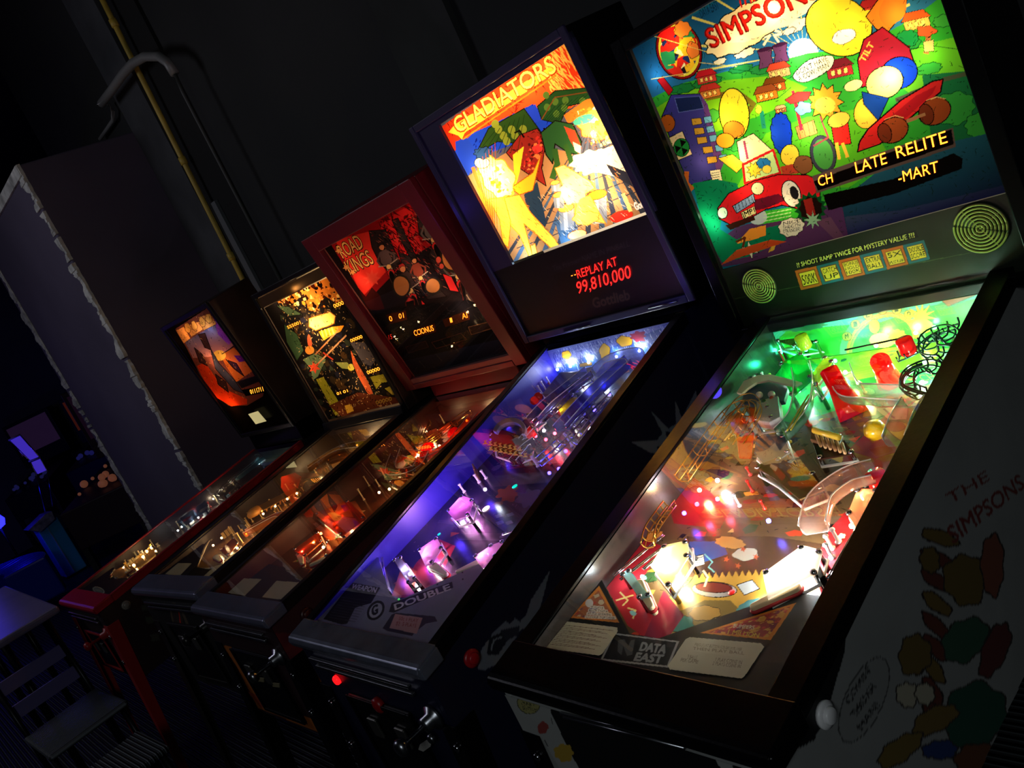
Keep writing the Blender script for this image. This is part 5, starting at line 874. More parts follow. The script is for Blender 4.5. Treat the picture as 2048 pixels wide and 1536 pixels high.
q = m.hit((520, 850), m.PF.off(.055)); arcd = [m.hit((520+120*math.cos(t)-20*math.sin(t), 840+105*math.sin(t)), m.PF.off(.06)) for t in np.linspace(math.pi*1.02, math.pi*2.05, 12)]; arci = [m.hit((520+95*math.cos(t)-16*math.sin(t), 848+78*math.sin(t)), m.PF.off(.06)) for t in np.linspace(math.pi*2.05, math.pi*1.02, 12)]
ar = MB().slab(arcd+arci, m.PF.N*.012).build('arched_hood', mat('grey_hood', (120, 124, 140), .35), R4, .002); MB().slab([m.hit(p, m.PF.off(.045)) for p in ((400, 850), (430, 790), (520, 750), (600, 790), (640, 860), (560, 950), (450, 940))], m.PF.N*.006).build('hood_plate', mat('hood_dark', (66, 62, 70), .4), ar)
pl = m.PF.off(.053); tm = mat('yellow_letter', (200, 160, 70), .5, emit=.12)
plastic(m, R4, [(280, 850), (330, 800), (650, 870), (640, 960), (540, 1000), (380, 950)], .05, (110, 60, 44), 'playfield_plastic', .003, .8)
for k in range(2):
    for j in range(8): x, y = 320+j*36+k*40, 885+j*7+k*46; MB().slab([m.hit(p, m.PF.off(.054)) for p in ((x, y), (x+24, y-6), (x+16, y+8), (x+30, y+22), (x-6, y+24), (x+8, y+12))], m.PF.N*.001).build('zigzag_mark', mat('yellow_letter'), R4)
ramp(m, R4, [(560, 1000), (620, 920), (700, 830)], .03, [.02, .03, .04], (235, 20, 30), .5); ramp(m, R4, [(560, 1070), (650, 970), (700, 930)], .035, [.03, .035, .04], (90, 60, 110), .5)
ramp(m, R4, [(700, 760), (800, 650), (960, 520), (1110, 400)], .055, [.05, .055, .06, .065], (170, 170, 225), .22); ramp(m, R4, [(900, 820), (1060, 640), (1230, 470), (1400, 320)], .05, [.05, .055, .06, .07], (150, 150, 235), .18); ramp(m, R4, [(1150, 420), (1250, 330), (1420, 290), (1480, 330)], .05, [.06, .07, .075, .075], (200, 205, 235), .25)
MB().hexa([m.hit(p, m.PF.off(.03)) for p in ((760, 560), (850, 600), (1100, 440), (880, 380))], [m.hit(p, m.PF.off(.06)) for p in ((745, 545), (860, 560), (1080, 370), (880, 380))]).build('trough_housing', mat('grey_violet_housing', (90, 84, 110), .3), R4, .004)
MB().hexa([m.hit(p, m.PF.off(.06)) for p in ((1060, 360), (1110, 345), (1145, 400), (1085, 415))], [m.hit(p, m.PF.off(.072)) for p in ((1060, 352), (1110, 342), (1145, 395), (1085, 410))]).build('ramp_bracket', mat('silver_bracket', (170, 175, 190), .3, .5), R4, .002)
sv = mat('violet_steel_wire', (190, 185, 215), .2, 1)
wires(m, R4, [(700, 790), (820, 680), (960, 540), (1120, 430)], .03, [.05, .055, .06, .07], 4, sv); wires(m, R4, [(730, 1060), (860, 950), (960, 850), (1080, 720), (1240, 560)], .028, [.05, .055, .055, .06, .065], 4, sv); wires(m, R4, [(1010, 900), (1130, 750), (1250, 600)], .02, [.05, .05, .06], 4, sv)
for (x, y) in ((720, 560), (690, 590), (840, 560)): MB()._lathe(m.hit((x, y), m.PF.off(.055)), [(0, -.012), (.011, -.008), (.014, 0), (.010, .01), (0, .014)], m.PF.N, 14).build('red_lamp_dome', mat('red_dome', (230, 24, 24), kind='plastic', alpha=.7), R4)
plastic(m, R4, [(640, 700), (700, 650), (740, 700), (680, 760)], .05, (190, 90, 40), 'playfield_plastic', .003, .7); plastic(m, R4, [(860, 640), (1000, 560), (1030, 640), (900, 720)], .045, (210, 190, 80), 'playfield_plastic', .003, .6)
targets(m, R4, (215, 1110), (290, 1180), 3, (170, 120, 80)); targets(m, R4, (1080, 1180), (1180, 1060), 4, (90, 80, 90)); rg = random.Random(5)
for _ in range(18): post(m, R4, (rg.uniform(500, 1250), rg.uniform(420, 1100)), rg.uniform(.02, .05), rg.choice([(210, 210, 225), (190, 60, 60), (200, 190, 210)]), .004)
for p in ((290, 1190), (340, 1160), (180, 1260)): post(m, R4, p, .03)
m.view(560, 600, .4558)
wires(m, R4, [(430, 1130), (470, 1280)], .004, [.03, .03], 2, STEEL, 'lane_wire', False); MB().slab([m.hit(p, m.PF.off(.0)) for p in ((432, 1130), (448, 1135), (492, 1290), (478, 1292))], m.PF.N*.03).build('lane_guide', mat('white_metal_guide', (200, 200, 215), .25, .6), R4)
wires(m, R4, [(975, 1030), (1035, 1010)], .003, [.03, .03], 2, STEEL, 'lane_wire', False)
# apron
pa = Plane(np.array([-m.gw, m.ld-.002, m.pf(m.ld)+.037]), m.PF.U, m.PF.V); c = Canvas(m, pa, 2*m.gw, .42, .0012, (122, 126, 150)); c.clip([(-300, 1600), (330, 1130), (380, 1125), (430, 1130), (480, 1290), (520, 1320), (870, 1160), (905, 1190), (880, 1240), (700, 1700)]); D = (24, 24, 32)
c.poly([(190, 1400), (290, 1270), (320, 1240), (440, 1262), (400, 1330), (330, 1350), (295, 1420), (270, 1424)], D); [c.line([(215+k*7, 1392-k*11), (330+k*7, 1412-k*11 if k < 8 else 1400-k*10)], 2.4, (66, 64, 72)) for k in range(9)]
c.text('WEAPON', (312, 1266), (418, 1284), (322, 1246), (190, 190, 200), .02); c.ell(420, 1362, 34, 48, D, 36); c.ell(420, 1362, 24, 36, (150, 154, 170), 36); c.text('G', (404, 1384), (428, 1376), (404, 1344), D, .03)
c.poly([(478, 1368), (490, 1330), (755, 1236), (760, 1262), (500, 1372)], D); c.text('DOUBLE', (506, 1360), (750, 1270), (500, 1336), (205, 205, 215), .02)
c.poly([(450, 1440), (490, 1380), (510, 1372), (680, 1388), (690, 1410), (640, 1420), (590, 1460), (580, 1474), (470, 1452)], (52, 44, 62)); c.poly([(505, 1378), (626, 1394), (600, 1464), (480, 1440)], (186, 140, 140)); c.text('50c 1 PLAY', (520, 1404), (604, 1416), (524, 1388), (150, 60, 60), .01); c.text('$2  5 PLAYS', (508, 1426), (596, 1438), (512, 1410), (150, 60, 60), .01)
[c.ell(x, y, 4, 4, D) for x, y in ((800, 1195), (802, 1225), (690, 1248), (640, 1252))]; c.mottle(.06, .04); c.build('apron', mat('apron_print'), R4)
# side art
m.view(0, 0, 1); c = Canvas(m, m.SR, m.yb+.27, .74, .0028, (12, 14, 42)); c.clipuv([(.002, .035), (.002, m.h-.504), (m.yb, m.top(m.yb)-.535), (m.yb+.265, m.top(m.yb)-.535), (m.yb+.265, .105)])
gw_ = (112, 116, 126); c.poly([(1262, 884), (1314, 880), (1325, 866), (1302, 822), (1338, 858), (1352, 846), (1350, 800), (1364, 836), (1392, 780), (1400, 838), (1382, 900), (1345, 880), (1312, 895), (1330, 910), (1300, 905)], gw_)
c.poly([(1330, 862), (1350, 868), (1352, 900), (1336, 884)], (12, 14, 40)); c.poly([(956, 1338), (962, 1300), (990, 1260), (1010, 1242), (1020, 1248), (1030, 1236), (1040, 1244), (1052, 1230), (1062, 1200), (1100, 1140), (1082, 1210), (1070, 1240), (1040, 1262), (1000, 1330), (985, 1332), (970, 1340)], gw_)
c.poly([(974, 1310), (978, 1276), (1010, 1262), (1016, 1280), (996, 1310)], (26, 28, 40)); c.poly([(1000, 1260), (1040, 1252), (1036, 1270), (1012, 1282)], (40, 42, 56)); c.line([(982, 1300), (988, 1280), (1004, 1274)], 3, (130, 134, 140)); c.build('side_art', mat('side_print'), R4)
m.view(0, 0, 1); q = m.hit((850, 1490), m.FR.off(.016)); kt = MB().slab([m.hit(p, m.FR.off(.014)) for p in ((841, 1488), (856, 1478), (864, 1484), (862, 1492), (848, 1502), (838, 1498))], (0, -.002, 0)).build('lock_tag', mat('white_tag', (170, 168, 160), .5), R4)
MB()._lathe(m.hit((867, 1474), m.FR.off(.01)), [(.011, 0), (.011, .008), (.007, .012), (0, .012)], np.array([0, -1, 0.]), 14).build('door_lock', CHROME, R4)
MB()._lathe(m.hit((676, 1358), m.FR.off(.0)), [(.012, 0), (.012, .006), (.009, .01), (0, .011)], np.array([0, -1, 0.]), 14).build('start_button', mat('lit_red_button', (255, 20, 24), .3, emit=1.6), R4)
MB()._lathe(m.hit((762, 1406), m.FR.off(.0)), [(.019, 0), (.019, .012), (.012, .016), (0, .017)], np.array([0, -1, 0.]), 14).build('coin_return_button', mat('dim_red_button', (150, 16, 20), .35), R4)

# ================================================================== machine 3: red motorcycle machine
redcab = mat('dark_red_cabinet', (104, 18, 24), .42, noise=.12, nscale=5)
m, R3 = body(3, 'dark red pinball machine with a red motorcycle backglass in a thick red frame', mat('plum_cabinet', (46, 14, 22), .5, noise=.1, nscale=5), mat('red_inner_wall', (64, 20, 16), .4), mat('dark_rail', (40, 38, 42), .35, .7), mat('steel_lock_bar', (136, 136, 162), .22, .65, noise=.12, nscale=14), BLACK, trim=redcab, btn=(60, 16, 22))
W, H = 2*m.bw, m.bh; bb, board = shell(m, R3, redcab, WHITEPL, D=.2, frame=.062, fmat=redcab, fd=.028)
c = translite(m, R3, .062, W-.062, .02, H-.062, .0015, (28, 20, 24), -.002); m.view(600, 330, .306); K = (12, 6, 8); RD = (196, 30, 34)
c.poly([(190, 500), (740, 170), (900, 500), (700, 620), (430, 900), (380, 800)], (150, 22, 28)); c.poly([(230, 490), (470, 430), (560, 700), (420, 850), (380, 800)], (225, 50, 44)); c.poly([(520, 400), (600, 330), (720, 260), (800, 560), (700, 600), (600, 520)], (205, 34, 40)); c.ink([(500, 380), (740, 190), (860, 440), (700, 640)], 120, (80, 12, 18), 3, .004, .05)
for pts in ([(450, 430), (560, 420), (620, 560), (660, 640), (600, 720), (520, 640), (470, 540)], [(600, 360), (640, 345), (760, 600), (740, 640), (660, 500)], [(740, 180), (830, 220), (960, 440), (860, 520), (780, 460)], [(640, 560), (760, 620), (900, 800), (960, 860), (840, 880), (700, 760)], [(860, 520), (1000, 480), (1080, 640), (1060, 720), (900, 720), (840, 600)]): c.poly(pts, (44, 34, 38), edge=K, ew=4)
c.ink([(450, 430), (820, 230), (1160, 760), (700, 900)], 420, (12, 8, 10), 3, .002, .04, -1.0); c.ink([(450, 430), (820, 230), (1160, 760), (700, 900)], 160, (190, 110, 96), 33, .0011, .026, -1.0); c.ink([(450, 430), (820, 230), (1160, 760), (700, 900)], 120, (120, 24, 28), 34, .002, .03, -.6)
def rider(x, y, k, jk, hc):
    q = lambda a, b: (x+k*(a*.94+b*.34), y+k*(-a*.34+b*.94)); E_ = dict(edge=K, ew=3)
    c.poly([q(-30, -60), q(28, -64), q(44, 20), q(20, 60), q(-24, 60), q(-44, 16)], jk, **E_); c.ell(*q(0, -88), 20*k, 25*k, (196, 120, 84), -18, K, 3); c.poly([q(-24, -92), q(-18, -118), q(14, -122), q(26, -96), q(0, -104)], hc, **E_)
    c.line([q(-30, -44), q(-64, 0), q(-50, 44)], 13*k, jk); c.line([q(28, -44), q(66, -6), q(54, 40)], 13*k, jk); c.line([q(-70, 40), q(0, 56), q(74, 34)], 6*k, (170, 150, 140)); c.line([q(-14, 60), q(-18, 150)], 6*k, (180, 160, 150)); c.line([q(16, 60), q(18, 150)], 6*k, (180, 160, 150))
    c.ell(*q(0, 66), 19*k, 19*k, (230, 180, 120), 0, K, 3); c.poly([q(-26, 100), q(0, 82), q(26, 100), q(24, 130), q(-24, 130)], (206, 40, 44), **E_); c.ell(*q(0, 150), 20*k, 52*k, (16, 12, 14), -20, (96, 60, 56), 3)
rider(560, 610, .9, (84, 64, 70), (40, 30, 34)); rider(850, 430, .95, (96, 84, 88), (60, 20, 24)); rider(770, 690, .8, (120, 50, 40), (30, 24, 26)); rider(700, 760, 1.0, (60, 44, 48), (150, 40, 40)); rider(1010, 660, 1.1, (90, 76, 78), (40, 30, 34))
c.line([(760, 262), (860, 258)], 16, (200, 110, 80)); c.ell(820, 330, 30, 26, (130, 90, 80)); c.poly([(880, 370), (960, 450), (900, 460), (850, 400)], (96, 90, 96))
for (x, y, rx, ry) in ((990, 600, 62, 86), (662, 790, 50, 62), (868, 790, 44, 46)): c.blob(x, y, rx*1.25, ry*1.2, (40, 34, 30), -10, .05); c.blob(x, y, rx, ry, (178, 110, 66), -14, .04, 3)
for pts in ([(930, 710), (990, 730), (1040, 830), (980, 820)], [(1090, 700), (1130, 680), (1160, 770), (1120, 790)], [(790, 880), (840, 930), (850, 1010), (810, 980)], [(680, 920), (720, 970), (780, 1040), (760, 1050)]): c.poly(pts, (222, 44, 50), edge=K, ew=4)
for (x, y) in ((720, 890), (1075, 760)): c.poly([(x-30, y+10), (x-10, y-30), (x+26, y-10), (x+30, y+40), (x+20, y+120), (x-6, y+130)], (20, 16, 18), edge=(90, 30, 30), ew=5); c.poly([(x-26, y+6), (x-8, y-24), (x+22, y-8)], (200, 50, 50))
c.ell(905, 620, 18, 22, (190, 70, 60), 0, K, 3); c.ell(925, 662, 16, 18, (190, 70, 60), 0, K, 3); c.poly([(380, 800), (430, 860), (470, 800), (520, 850), (560, 960), (440, 940)], (60, 18, 20)); c.star(470, 740, 30, 60, 8, (230, 70, 60)); c.poly([(1060, 690), (1120, 690), (1150, 860), (1180, 1000), (1090, 900)], (70, 50, 50)); c.line([(1090, 850), (1180, 1000)], 8, (170, 140, 120))
for t_, bl, br, tl_ in (('ROAD', (282, 612), (420, 536), (236, 534)), ('KINGS', (330, 716), (486, 640), (286, 636))): c.text(t_, bl, br, tl_, K, .05); c.text(t_, bl, br, tl_, (240, 180, 110), .012)
[c.star(x, y, 12, 26, 5, (225, 150, 90), .3, K) for x, y in ((250, 560), (300, 670), (345, 700))]
c.poly([(430, 960), (620, 930), (1100, 880), (1300, 980), (1480, 1230), (740, 1420), (540, 1100)], (17, 13, 18)); c.ink([(560, 940), (1100, 880), (1200, 960), (620, 1000)], 60, (60, 50, 56), 6, .001, .03)
for pts in ([(560, 980), (690, 950), (700, 1010), (590, 1040)], [(930, 1010), (1100, 950), (1110, 1010), (950, 1060)], [(740, 1080), (880, 1036), (890, 1090), (760, 1130)]): c.poly(pts, (60, 22, 12))
c.poly([(1100, 1060), (1260, 1018), (1280, 1060), (1120, 1110)], (40, 24, 22), edge=(110, 70, 50), ew=4); c.poly([(690, 1190), (820, 1150), (840, 1190), (710, 1230)], (34, 20, 22), edge=(70, 40, 36), ew=3); c.poly([(860, 1160), (1050, 1100), (1090, 1140), (890, 1200)], (12, 10, 14), edge=(70, 34, 30), ew=4)
c.blend([(640, 1290), (1380, 1120), (1480, 1230), (720, 1420)], (14, 16, 34), (30, 32, 56))
c.build('translite', LIT, R3); pl = c.pl; am = mat('amber_display', (255, 130, 30), emit=3.5)
for s_, bl, br, tl_ in (('0', (590, 1022), (608, 1016), (580, 990)), ('01', (650, 1004), (682, 996), (644, 972)), ('I', (985, 1030), (1000, 1026), (978, 1000)), ('AI', (1064, 1006), (1098, 996), (1056, 972)), ('CCIONUS', (752, 1116), (878, 1080), (742, 1082))): letters('display_text', m, pl, s_, bl, br, tl_, am, R3, .0015, .01)
letters('display_text', m, pl, '15', (584, 1140), (606, 1134), (578, 1110), mat('dim_red_display', (200, 20, 16), emit=.8), R3, .0015, .01)
fill_light(m, R3, .062, W-.062, .25, H-.062, .075, (1, .72, .55))
back_bulbs(m, R3, [(465, 730, .07, WARM), (400, 660, .02, WARM), (480, 840, .03, WARM), (525, 620, .03, WARM), (990, 775, .05, WARM), (835, 960, .05, WARM), (1125, 890, .16, (1, .8, .5)), (875, 690, .07, (1, .8, .5)), (1120, 720, .03, WARM), (735, 980, .03, WARM), (780, 640, .03, WARM), (330, 540, .02, WARM), (640, 560, .015, WARM), (690, 420, .02, WARM), (820, 330, .02, WARM), (730, 250, .01, WARM), (980, 590, .02, WARM)])
MB().add([m.BB.at(u, v, .008) for u, v in ((.062, .02), (W-.062, .02), (W-.062, H-.062), (.062, H-.062))], [(0, 1, 2, 3)]).build('backbox_glass', mat('backbox_pane', (250, 250, 250), .0, kind='glass', spec=.6), R3)
mb = MB(); board(.062, W-.062, .02, .042, .008, .024, mb); mb.build('glass_channel', mat('red_brown_channel', (120, 60, 56), .4), R3, .002)
L = (m.yb-.014-m.ld)*math.hypot(1, m.ps); m.view(560, 600, .4558)
c = Canvas(m, m.PF, 2*m.gw, L, .0022, (92, 46, 30)); A = [(-300, 1400), (900, 200), (1100, 500), (200, 1400)]; c.splat(A, [(130, 60, 30), (70, 30, 26), (160, 90, 44), (50, 30, 30), (120, 30, 24), (150, 120, 80)], 320, .008, .03, 41); c.ink(A, 300, (26, 12, 10), 6, .001, .03)
c.poly([(130, 940), (330, 880), (380, 960), (250, 1080), (150, 1000)], (190, 96, 50)); c.star(250, 950, 26, 70, 8, (215, 60, 40))
c.build('playfield', mat('playfield_art'), R3); c = Canvas(m, m.BP, 2*m.gw, .1, .002, (70, 24, 22)); c.mottle(.4, .04); c.build('rear_panel', PRINT, R3)
lamps(m, R3, [(215, 975, 0.330, WARM), (275, 950, 0.165, WARM), (180, 1025, 0.396, (1, .2, .05)), (150, 1070, 0.198, (1, .4, .1)), (190, 1085, 0.231, WARM), (100, 1110, 0.165, (1, .1, .05)), (575, 775, 0.330, WARM), (520, 770, 0.099, WARM), (435, 845, 0.099, WARM), (700, 640, 0.396, WARM), (660, 660, 0.330, (1, .1, .06)), (770, 585, 0.396, (1, .06, .05)), (640, 690, 0.264, (1, .25, .1)), (820, 530, 0.264, WARM), (735, 650, 0.198, WARM), (560, 590, 0.231, WARM), (600, 690, 0.165, WARM), (250, 1000, 0.165, (1, .5, .2)), (480, 830, 0.099, WARM)], .03)
dome = mat('red_lit_dome', (240, 30, 26), kind='plastic', alpha=.6)
for (x, y, r) in ((765, 588, .026), (650, 655, .028), (640, 690, .02)): MB()._lathe(m.hit((x, y), m.PF.off(.045)), [(r, 0), (r*.95, .008), (r*.7, .018), (r*.35, .023), (0, .025)], m.PF.N, 20).build('bumper_dome', dome, R3)
for (x, y) in ((600, 620), (720, 560), (520, 700)): bumper(m, R3, (x, y), .026, (200, 120, 50), .045, (WARM, .04))
targets(m, R3, (580, 620), (700, 590), 9, (200, 90, 50)); wires(m, R3, [(540, 570), (620, 640), (700, 600), (830, 500)], .03, [.05] * 4, 4, GOLDW); ramp(m, R3, [(560, 690), (650, 700), (760, 640), (860, 520)], .04, [.03, .04, .05, .06], (240, 140, 80), .3); ramp(m, R3, [(400, 700), (500, 770), (600, 760), (640, 700)], .04, [.03, .04, .05, .05], (200, 140, 90), .3)
plastic(m, R3, [(60, 1100), (170, 1020), (190, 1060), (110, 1130)], .035, (230, 120, 60), alpha=.8); plastic(m, R3, [(210, 1060), (290, 1040), (260, 1130), (200, 1130)], .035, (220, 120, 60), alpha=.6); plastic(m, R3, [(150, 940), (300, 880), (380, 960), (270, 1040)], .045, (220, 110, 70), 'playfield_plastic', .003, .5); plastic(m, R3, [(480, 800), (560, 720), (620, 760), (540, 830)], .04, (190, 120, 70), 'playfield_plastic', .003, .5)
flipper(m, R3, (100, 1140), (110, 1180)); flipper(m, R3, (215, 1150), (150, 1180)); inserts(m, R3, [(215+k*11, 1075-k*10, .006, (20, 150, 30), .5) for k in range(6)]+[(85, 1140, .008, (60, 180, 40), .6)])
rg = random.Random(6)
for _ in range(14): post(m, R3, (rg.uniform(150, 760), rg.uniform(560, 900)), rg.uniform(.02, .05), (220, 200, 150), .004)
m.view(100, 820, .371); pa = Plane(np.array([-m.gw, m.ld-.002, m.pf(m.ld)+.036]), m.PF.U, m.PF.V); c = Canvas(m, pa, 2*m.gw, .36, .0016, (66, 42, 36)); c.clip([(700, 1200), (1180, 830), (1260, 850), (1290, 900), (1370, 850), (1400, 860), (1200, 1200)]); c.build('apron', mat('apron_print'), R3)
for pts in ([(960, 985), (1045, 908), (1140, 912), (1050, 1000)], [(1145, 1008), (1220, 922), (1350, 930), (1260, 1022)]):
    c = Canvas(m, Plane(pa.at(0, 0, .001), pa.U, pa.V), 2*m.gw, .2, .0016, (205, 195, 165)); c.clip(pts); c.build('instruction_card', CARD, R3)
# front and side stripes
m.view(0, 0, 1); c = Canvas(m, m.SR, m.yb+.27, .62, .004, (52, 14, 26)); c.clipuv([(.002, .035), (.002, m.h-.504), (m.yb, m.top(m.yb)-.535), (m.yb+.265, m.top(m.yb)-.535), (m.yb+.265, .105)])
m.view(380, 1200, .2832); c.poly([(640, 420), (760, 470), (830, 380), (900, 470), (1060, 700), (1000, 760), (760, 580), (700, 520)], (170, 96, 26)); c.poly([(600, 230), (720, 240), (830, 380), (750, 450), (640, 410)], (84, 18, 30)); c.poly([(770, 620), (880, 600), (1000, 760), (980, 860), (900, 800)], (70, 14, 60)); c.poly([(900, 760), (1080, 760), (1060, 960), (980, 900)], (160, 90, 26)); c.build('side_art', mat('side_print'), R3)
c = Canvas(m, m.FR, 2*m.cw, m.h-.546, .004, (40, 14, 20)); c.clipuv([(0, .032), (2*m.cw, .032), (2*m.cw, m.h-.546), (0, m.h-.546)]); c.poly([(230, 320), (290, 330), (380, 470), (520, 690), (990, 900), (990, 970), (480, 760), (330, 470)], (170, 92, 26)); c.poly([(400, 640), (520, 690), (560, 760), (500, 760)], (150, 60, 30)); c.build('front_art', mat('side_print'), R3)
m.FRo = m.FR.off(.012)
for (x, y) in ((500, 560), (610, 598)): MB().slab([m.hit(p, m.FRo) for p in ((x-26, y-16), (x+26, y-10), (x+28, y+16), (x-20, y+10))], (0, -.003, 0)).build('price_sticker', mat('yellowed_sticker', (120, 112, 80), .6), R3)

# ================================================================== machine 2: black machine with many amber score windows
m, R2 = body(2, 'black pinball machine with amber score windows on a dark jungle-fight backglass', mat('black_brown_cabinet', (24, 20, 20), .5, noise=.2, nscale=5), mat('amber_inner_wall', (56, 38, 26), .4), mat('dark_rail'), mat('steel_lock_bar'), mat('dark_leg', (60, 58, 56), .35, .8), trim=BLACK, btn=(120, 110, 100))
W, H = 2*m.bw, m.bh; bb, board = shell(m, R2, mat('brown_backbox', (44, 26, 20), .5, noise=.4, nscale=7), WHITEPL, D=.24, frame=.018, fmat=mat('black_trim', (22, 20, 20), .3), fd=.012)
m.view(0, 0, 1); a_ = m.uv((647, 838), m.BB); b_ = m.uv((824, 806), m.BB); t_ = m.uv((536, 606), m.BB); u0, u1, v0, v1 = .03, W-.03, max(.04, (a_[1]+b_[1])/2), H-.07
c = translite(m, R2, u0, u1, v0, v1, .0018, (22, 20, 22), -.002); m.view(320, 500, .2637); K = (8, 6, 6)
c.splat([(840, 400), (1440, 150), (1900, 1180), (1260, 1300)], [(44, 52, 44), (26, 24, 30), (70, 50, 30), (30, 30, 46), (50, 40, 30)], 260, .008, .03, 51)
c.poly([(860, 370), (1270, 180), (1300, 200), (1440, 330), (1440, 400), (1330, 400), (1240, 340), (1180, 470), (1120, 440), (1090, 330), (1000, 410), (900, 400)], (190, 110, 40)); c.splat([(860, 380), (1270, 180), (1440, 330), (1180, 470)], [(250, 210, 120), (255, 240, 170), (60, 20, 10), (30, 14, 10), (230, 130, 40), (20, 10, 10)], 150, .005, .02, 52)
c.poly([(1130, 520), (1290, 470), (1330, 500), (1320, 560), (1180, 610), (1130, 580)], (250, 220, 110), edge=(160, 90, 20), ew=6); c.poly([(1200, 620), (1310, 580), (1400, 570), (1370, 620), (1300, 650), (1240, 690)], (240, 150, 40), edge=K, ew=4); [c.line([(1225+k*26, 610-k*6), (1240+k*26, 660-k*8)], 10, (255, 225, 110)) for k in range(4)]
for pts, cc in (([(1080, 830), (1180, 780), (1260, 830), (1200, 960), (1160, 990), (1140, 900)], (96, 120, 90)), ([(940, 560), (1040, 640), (1090, 760), (1040, 840), (960, 700)], (56, 84, 60)), ([(880, 420), (980, 430), (1080, 490), (980, 500)], (60, 80, 60)), ([(1320, 850), (1420, 850), (1480, 910), (1380, 900)], (150, 160, 90)), ([(1180, 980), (1240, 960), (1400, 1220), (1330, 1260)], (150, 150, 40)), ([(1590, 960), (1740, 930), (1790, 990), (1680, 1010), (1640, 1060)], (140, 136, 40)), ([(1700, 1050), (1800, 1010), (1840, 1100), (1760, 1100)], (150, 140, 40))): c.poly(pts, cc, edge=K, ew=4)
c.line([(1180, 790), (1360, 600)], 10, (190, 120, 80)); c.line([(1180, 880), (1410, 650)], 12, (205, 150, 110)); c.line([(1240, 780), (1310, 830)], 10, (190, 60, 40)); c.star(1170, 890, 24, 50, 6, (230, 80, 50), .3); c.ell(1135, 700, 16, 60, (200, 90, 60), -8); c.ell(1135, 760, 34, 32, (230, 150, 60)); c.ell(1450, 890, 26, 26, (225, 215, 90)); c.ell(1790, 1040, 20, 24, (200, 190, 60))
c.poly([(1440, 740), (1500, 860), (1560, 960), (1620, 1090), (1580, 1100), (1500, 960), (1460, 860)], (196, 90, 50), edge=K, ew=4); c.poly([(1440, 700), (1550, 700), (1640, 830), (1600, 880), (1540, 860)], (90, 84, 96)); c.poly([(1280, 1180), (1500, 1080), (1860, 1130), (1820, 1180), (1400, 1280)], (84, 40, 26)); c.poly([(1400, 1180), (1450, 1170), (1470, 1220), (1420, 1240)], (230, 180, 60)); c.ink([(860, 380), (1420, 300), (1880, 1160), (1300, 1280)], 420, (230, 190, 130), 55, .0012, .022); c.ink([(860, 380), (1420, 300), (1880, 1160), (1300, 1280)], 360, K, 56, .002, .03)
WN = [([(960, 572), (1066, 534), (1074, 562), (970, 604)], '555001'), ([(1310, 408), (1430, 366), (1440, 400), (1322, 446)], '000000'), ([(1438, 672), (1552, 630), (1562, 664), (1448, 706)], '000000'), ([(1564, 912), (1684, 878), (1694, 910), (1574, 948)], '000000'), ([(1336, 1076), (1372, 1066), (1380, 1096), (1344, 1106)], '01'), ([(1384, 1062), (1424, 1052), (1432, 1080), (1392, 1092)], '01')]
for q_, s_ in WN: c.poly(q_, (50, 20, 8))
c.text('00000', (1640, 1172), (1760, 1140), (1634, 1146), (150, 120, 50), .02)
c.build('translite', LIT, R2); am2 = mat('amber_score', (255, 150, 40), emit=3.2)
for q_, s_ in WN: letters('score_display', m, c.pl, s_, (q_[3][0]+3, q_[3][1]-6), (q_[2][0]-3, q_[2][1]-6), (q_[0][0]+3, q_[0][1]+5), am2, R2, .0015, .02)
MB().hexa([m.BB.at(.02, H-.066, .001), m.BB.at(W-.02, H-.066, .001), m.BB.at(W-.02, H-.066, .008), m.BB.at(.02, H-.066, .008)], [m.BB.at(.02, H-.022, .001), m.BB.at(W-.02, H-.022, .001), m.BB.at(W-.02, H-.022, .006), m.BB.at(.02, H-.022, .006)]).build('bronze_rail', mat('bronze', (170, 130, 80), .3, .9), R2, .001)
MB().hexa([m.BB.at(.0, .0, .012), m.BB.at(W, .0, .012), m.BB.at(W, .0, .03), m.BB.at(.0, .0, .03)], [m.BB.at(.0, v0-.004, .012), m.BB.at(W, v0-.004, .012), m.BB.at(W, v0-.004, .022), m.BB.at(.0, v0-.004, .022)]).build('glass_sill', mat('black_trim'), R2, .003)
fill_light(m, R2, u0, u1, v0, v1, .05, (1, .75, .5)); light('backbox_rail_light', 'POINT', tuple(m.BB.at(W*.45, H-.05, .05)), .02, WARM, .008, parent=R2)
back_bulbs(m, R2, [(930, 380, .08, WARM), (1000, 395, .06, WARM), (1130, 270, .22, WARM), (1240, 330, .10, WARM), (1110, 330, .10, WARM), (1170, 450, .07, WARM), (1210, 530, .28, WARM), (1160, 560, .16, WARM), (1280, 510, .2, WARM), (1370, 590, .14, WARM), (1290, 640, .10, WARM), (1180, 870, .05, WARM), (1350, 860, .04, WARM), (1560, 980, .12, WARM), (1540, 800, .04, WARM), (1270, 210, .04, WARM), (1430, 1200, .03, WARM), (1720, 980, .03, WARM), (1140, 750, .04, WARM)])
L = (m.yb-.014-m.ld)*math.hypot(1, m.ps); m.view(100, 820, .371)
c = Canvas(m, m.PF, 2*m.gw, L, .0026, (120, 84, 50)); A = [(400, 1200), (900, 200), (2000, 0), (1500, 900)]; c.splat(A, [(190, 130, 70), (60, 40, 30), (210, 160, 90), (50, 36, 34), (150, 60, 30), (120, 110, 80)], 300, .008, .03, 61); c.ink(A, 240, (24, 14, 8), 6, .001, .03); c.build('playfield', mat('playfield_art'), R2)
c = Canvas(m, m.BP, 2*m.gw, .1, .002, (60, 44, 34)); c.mottle(.4, .04); c.build('rear_panel', PRINT, R2)
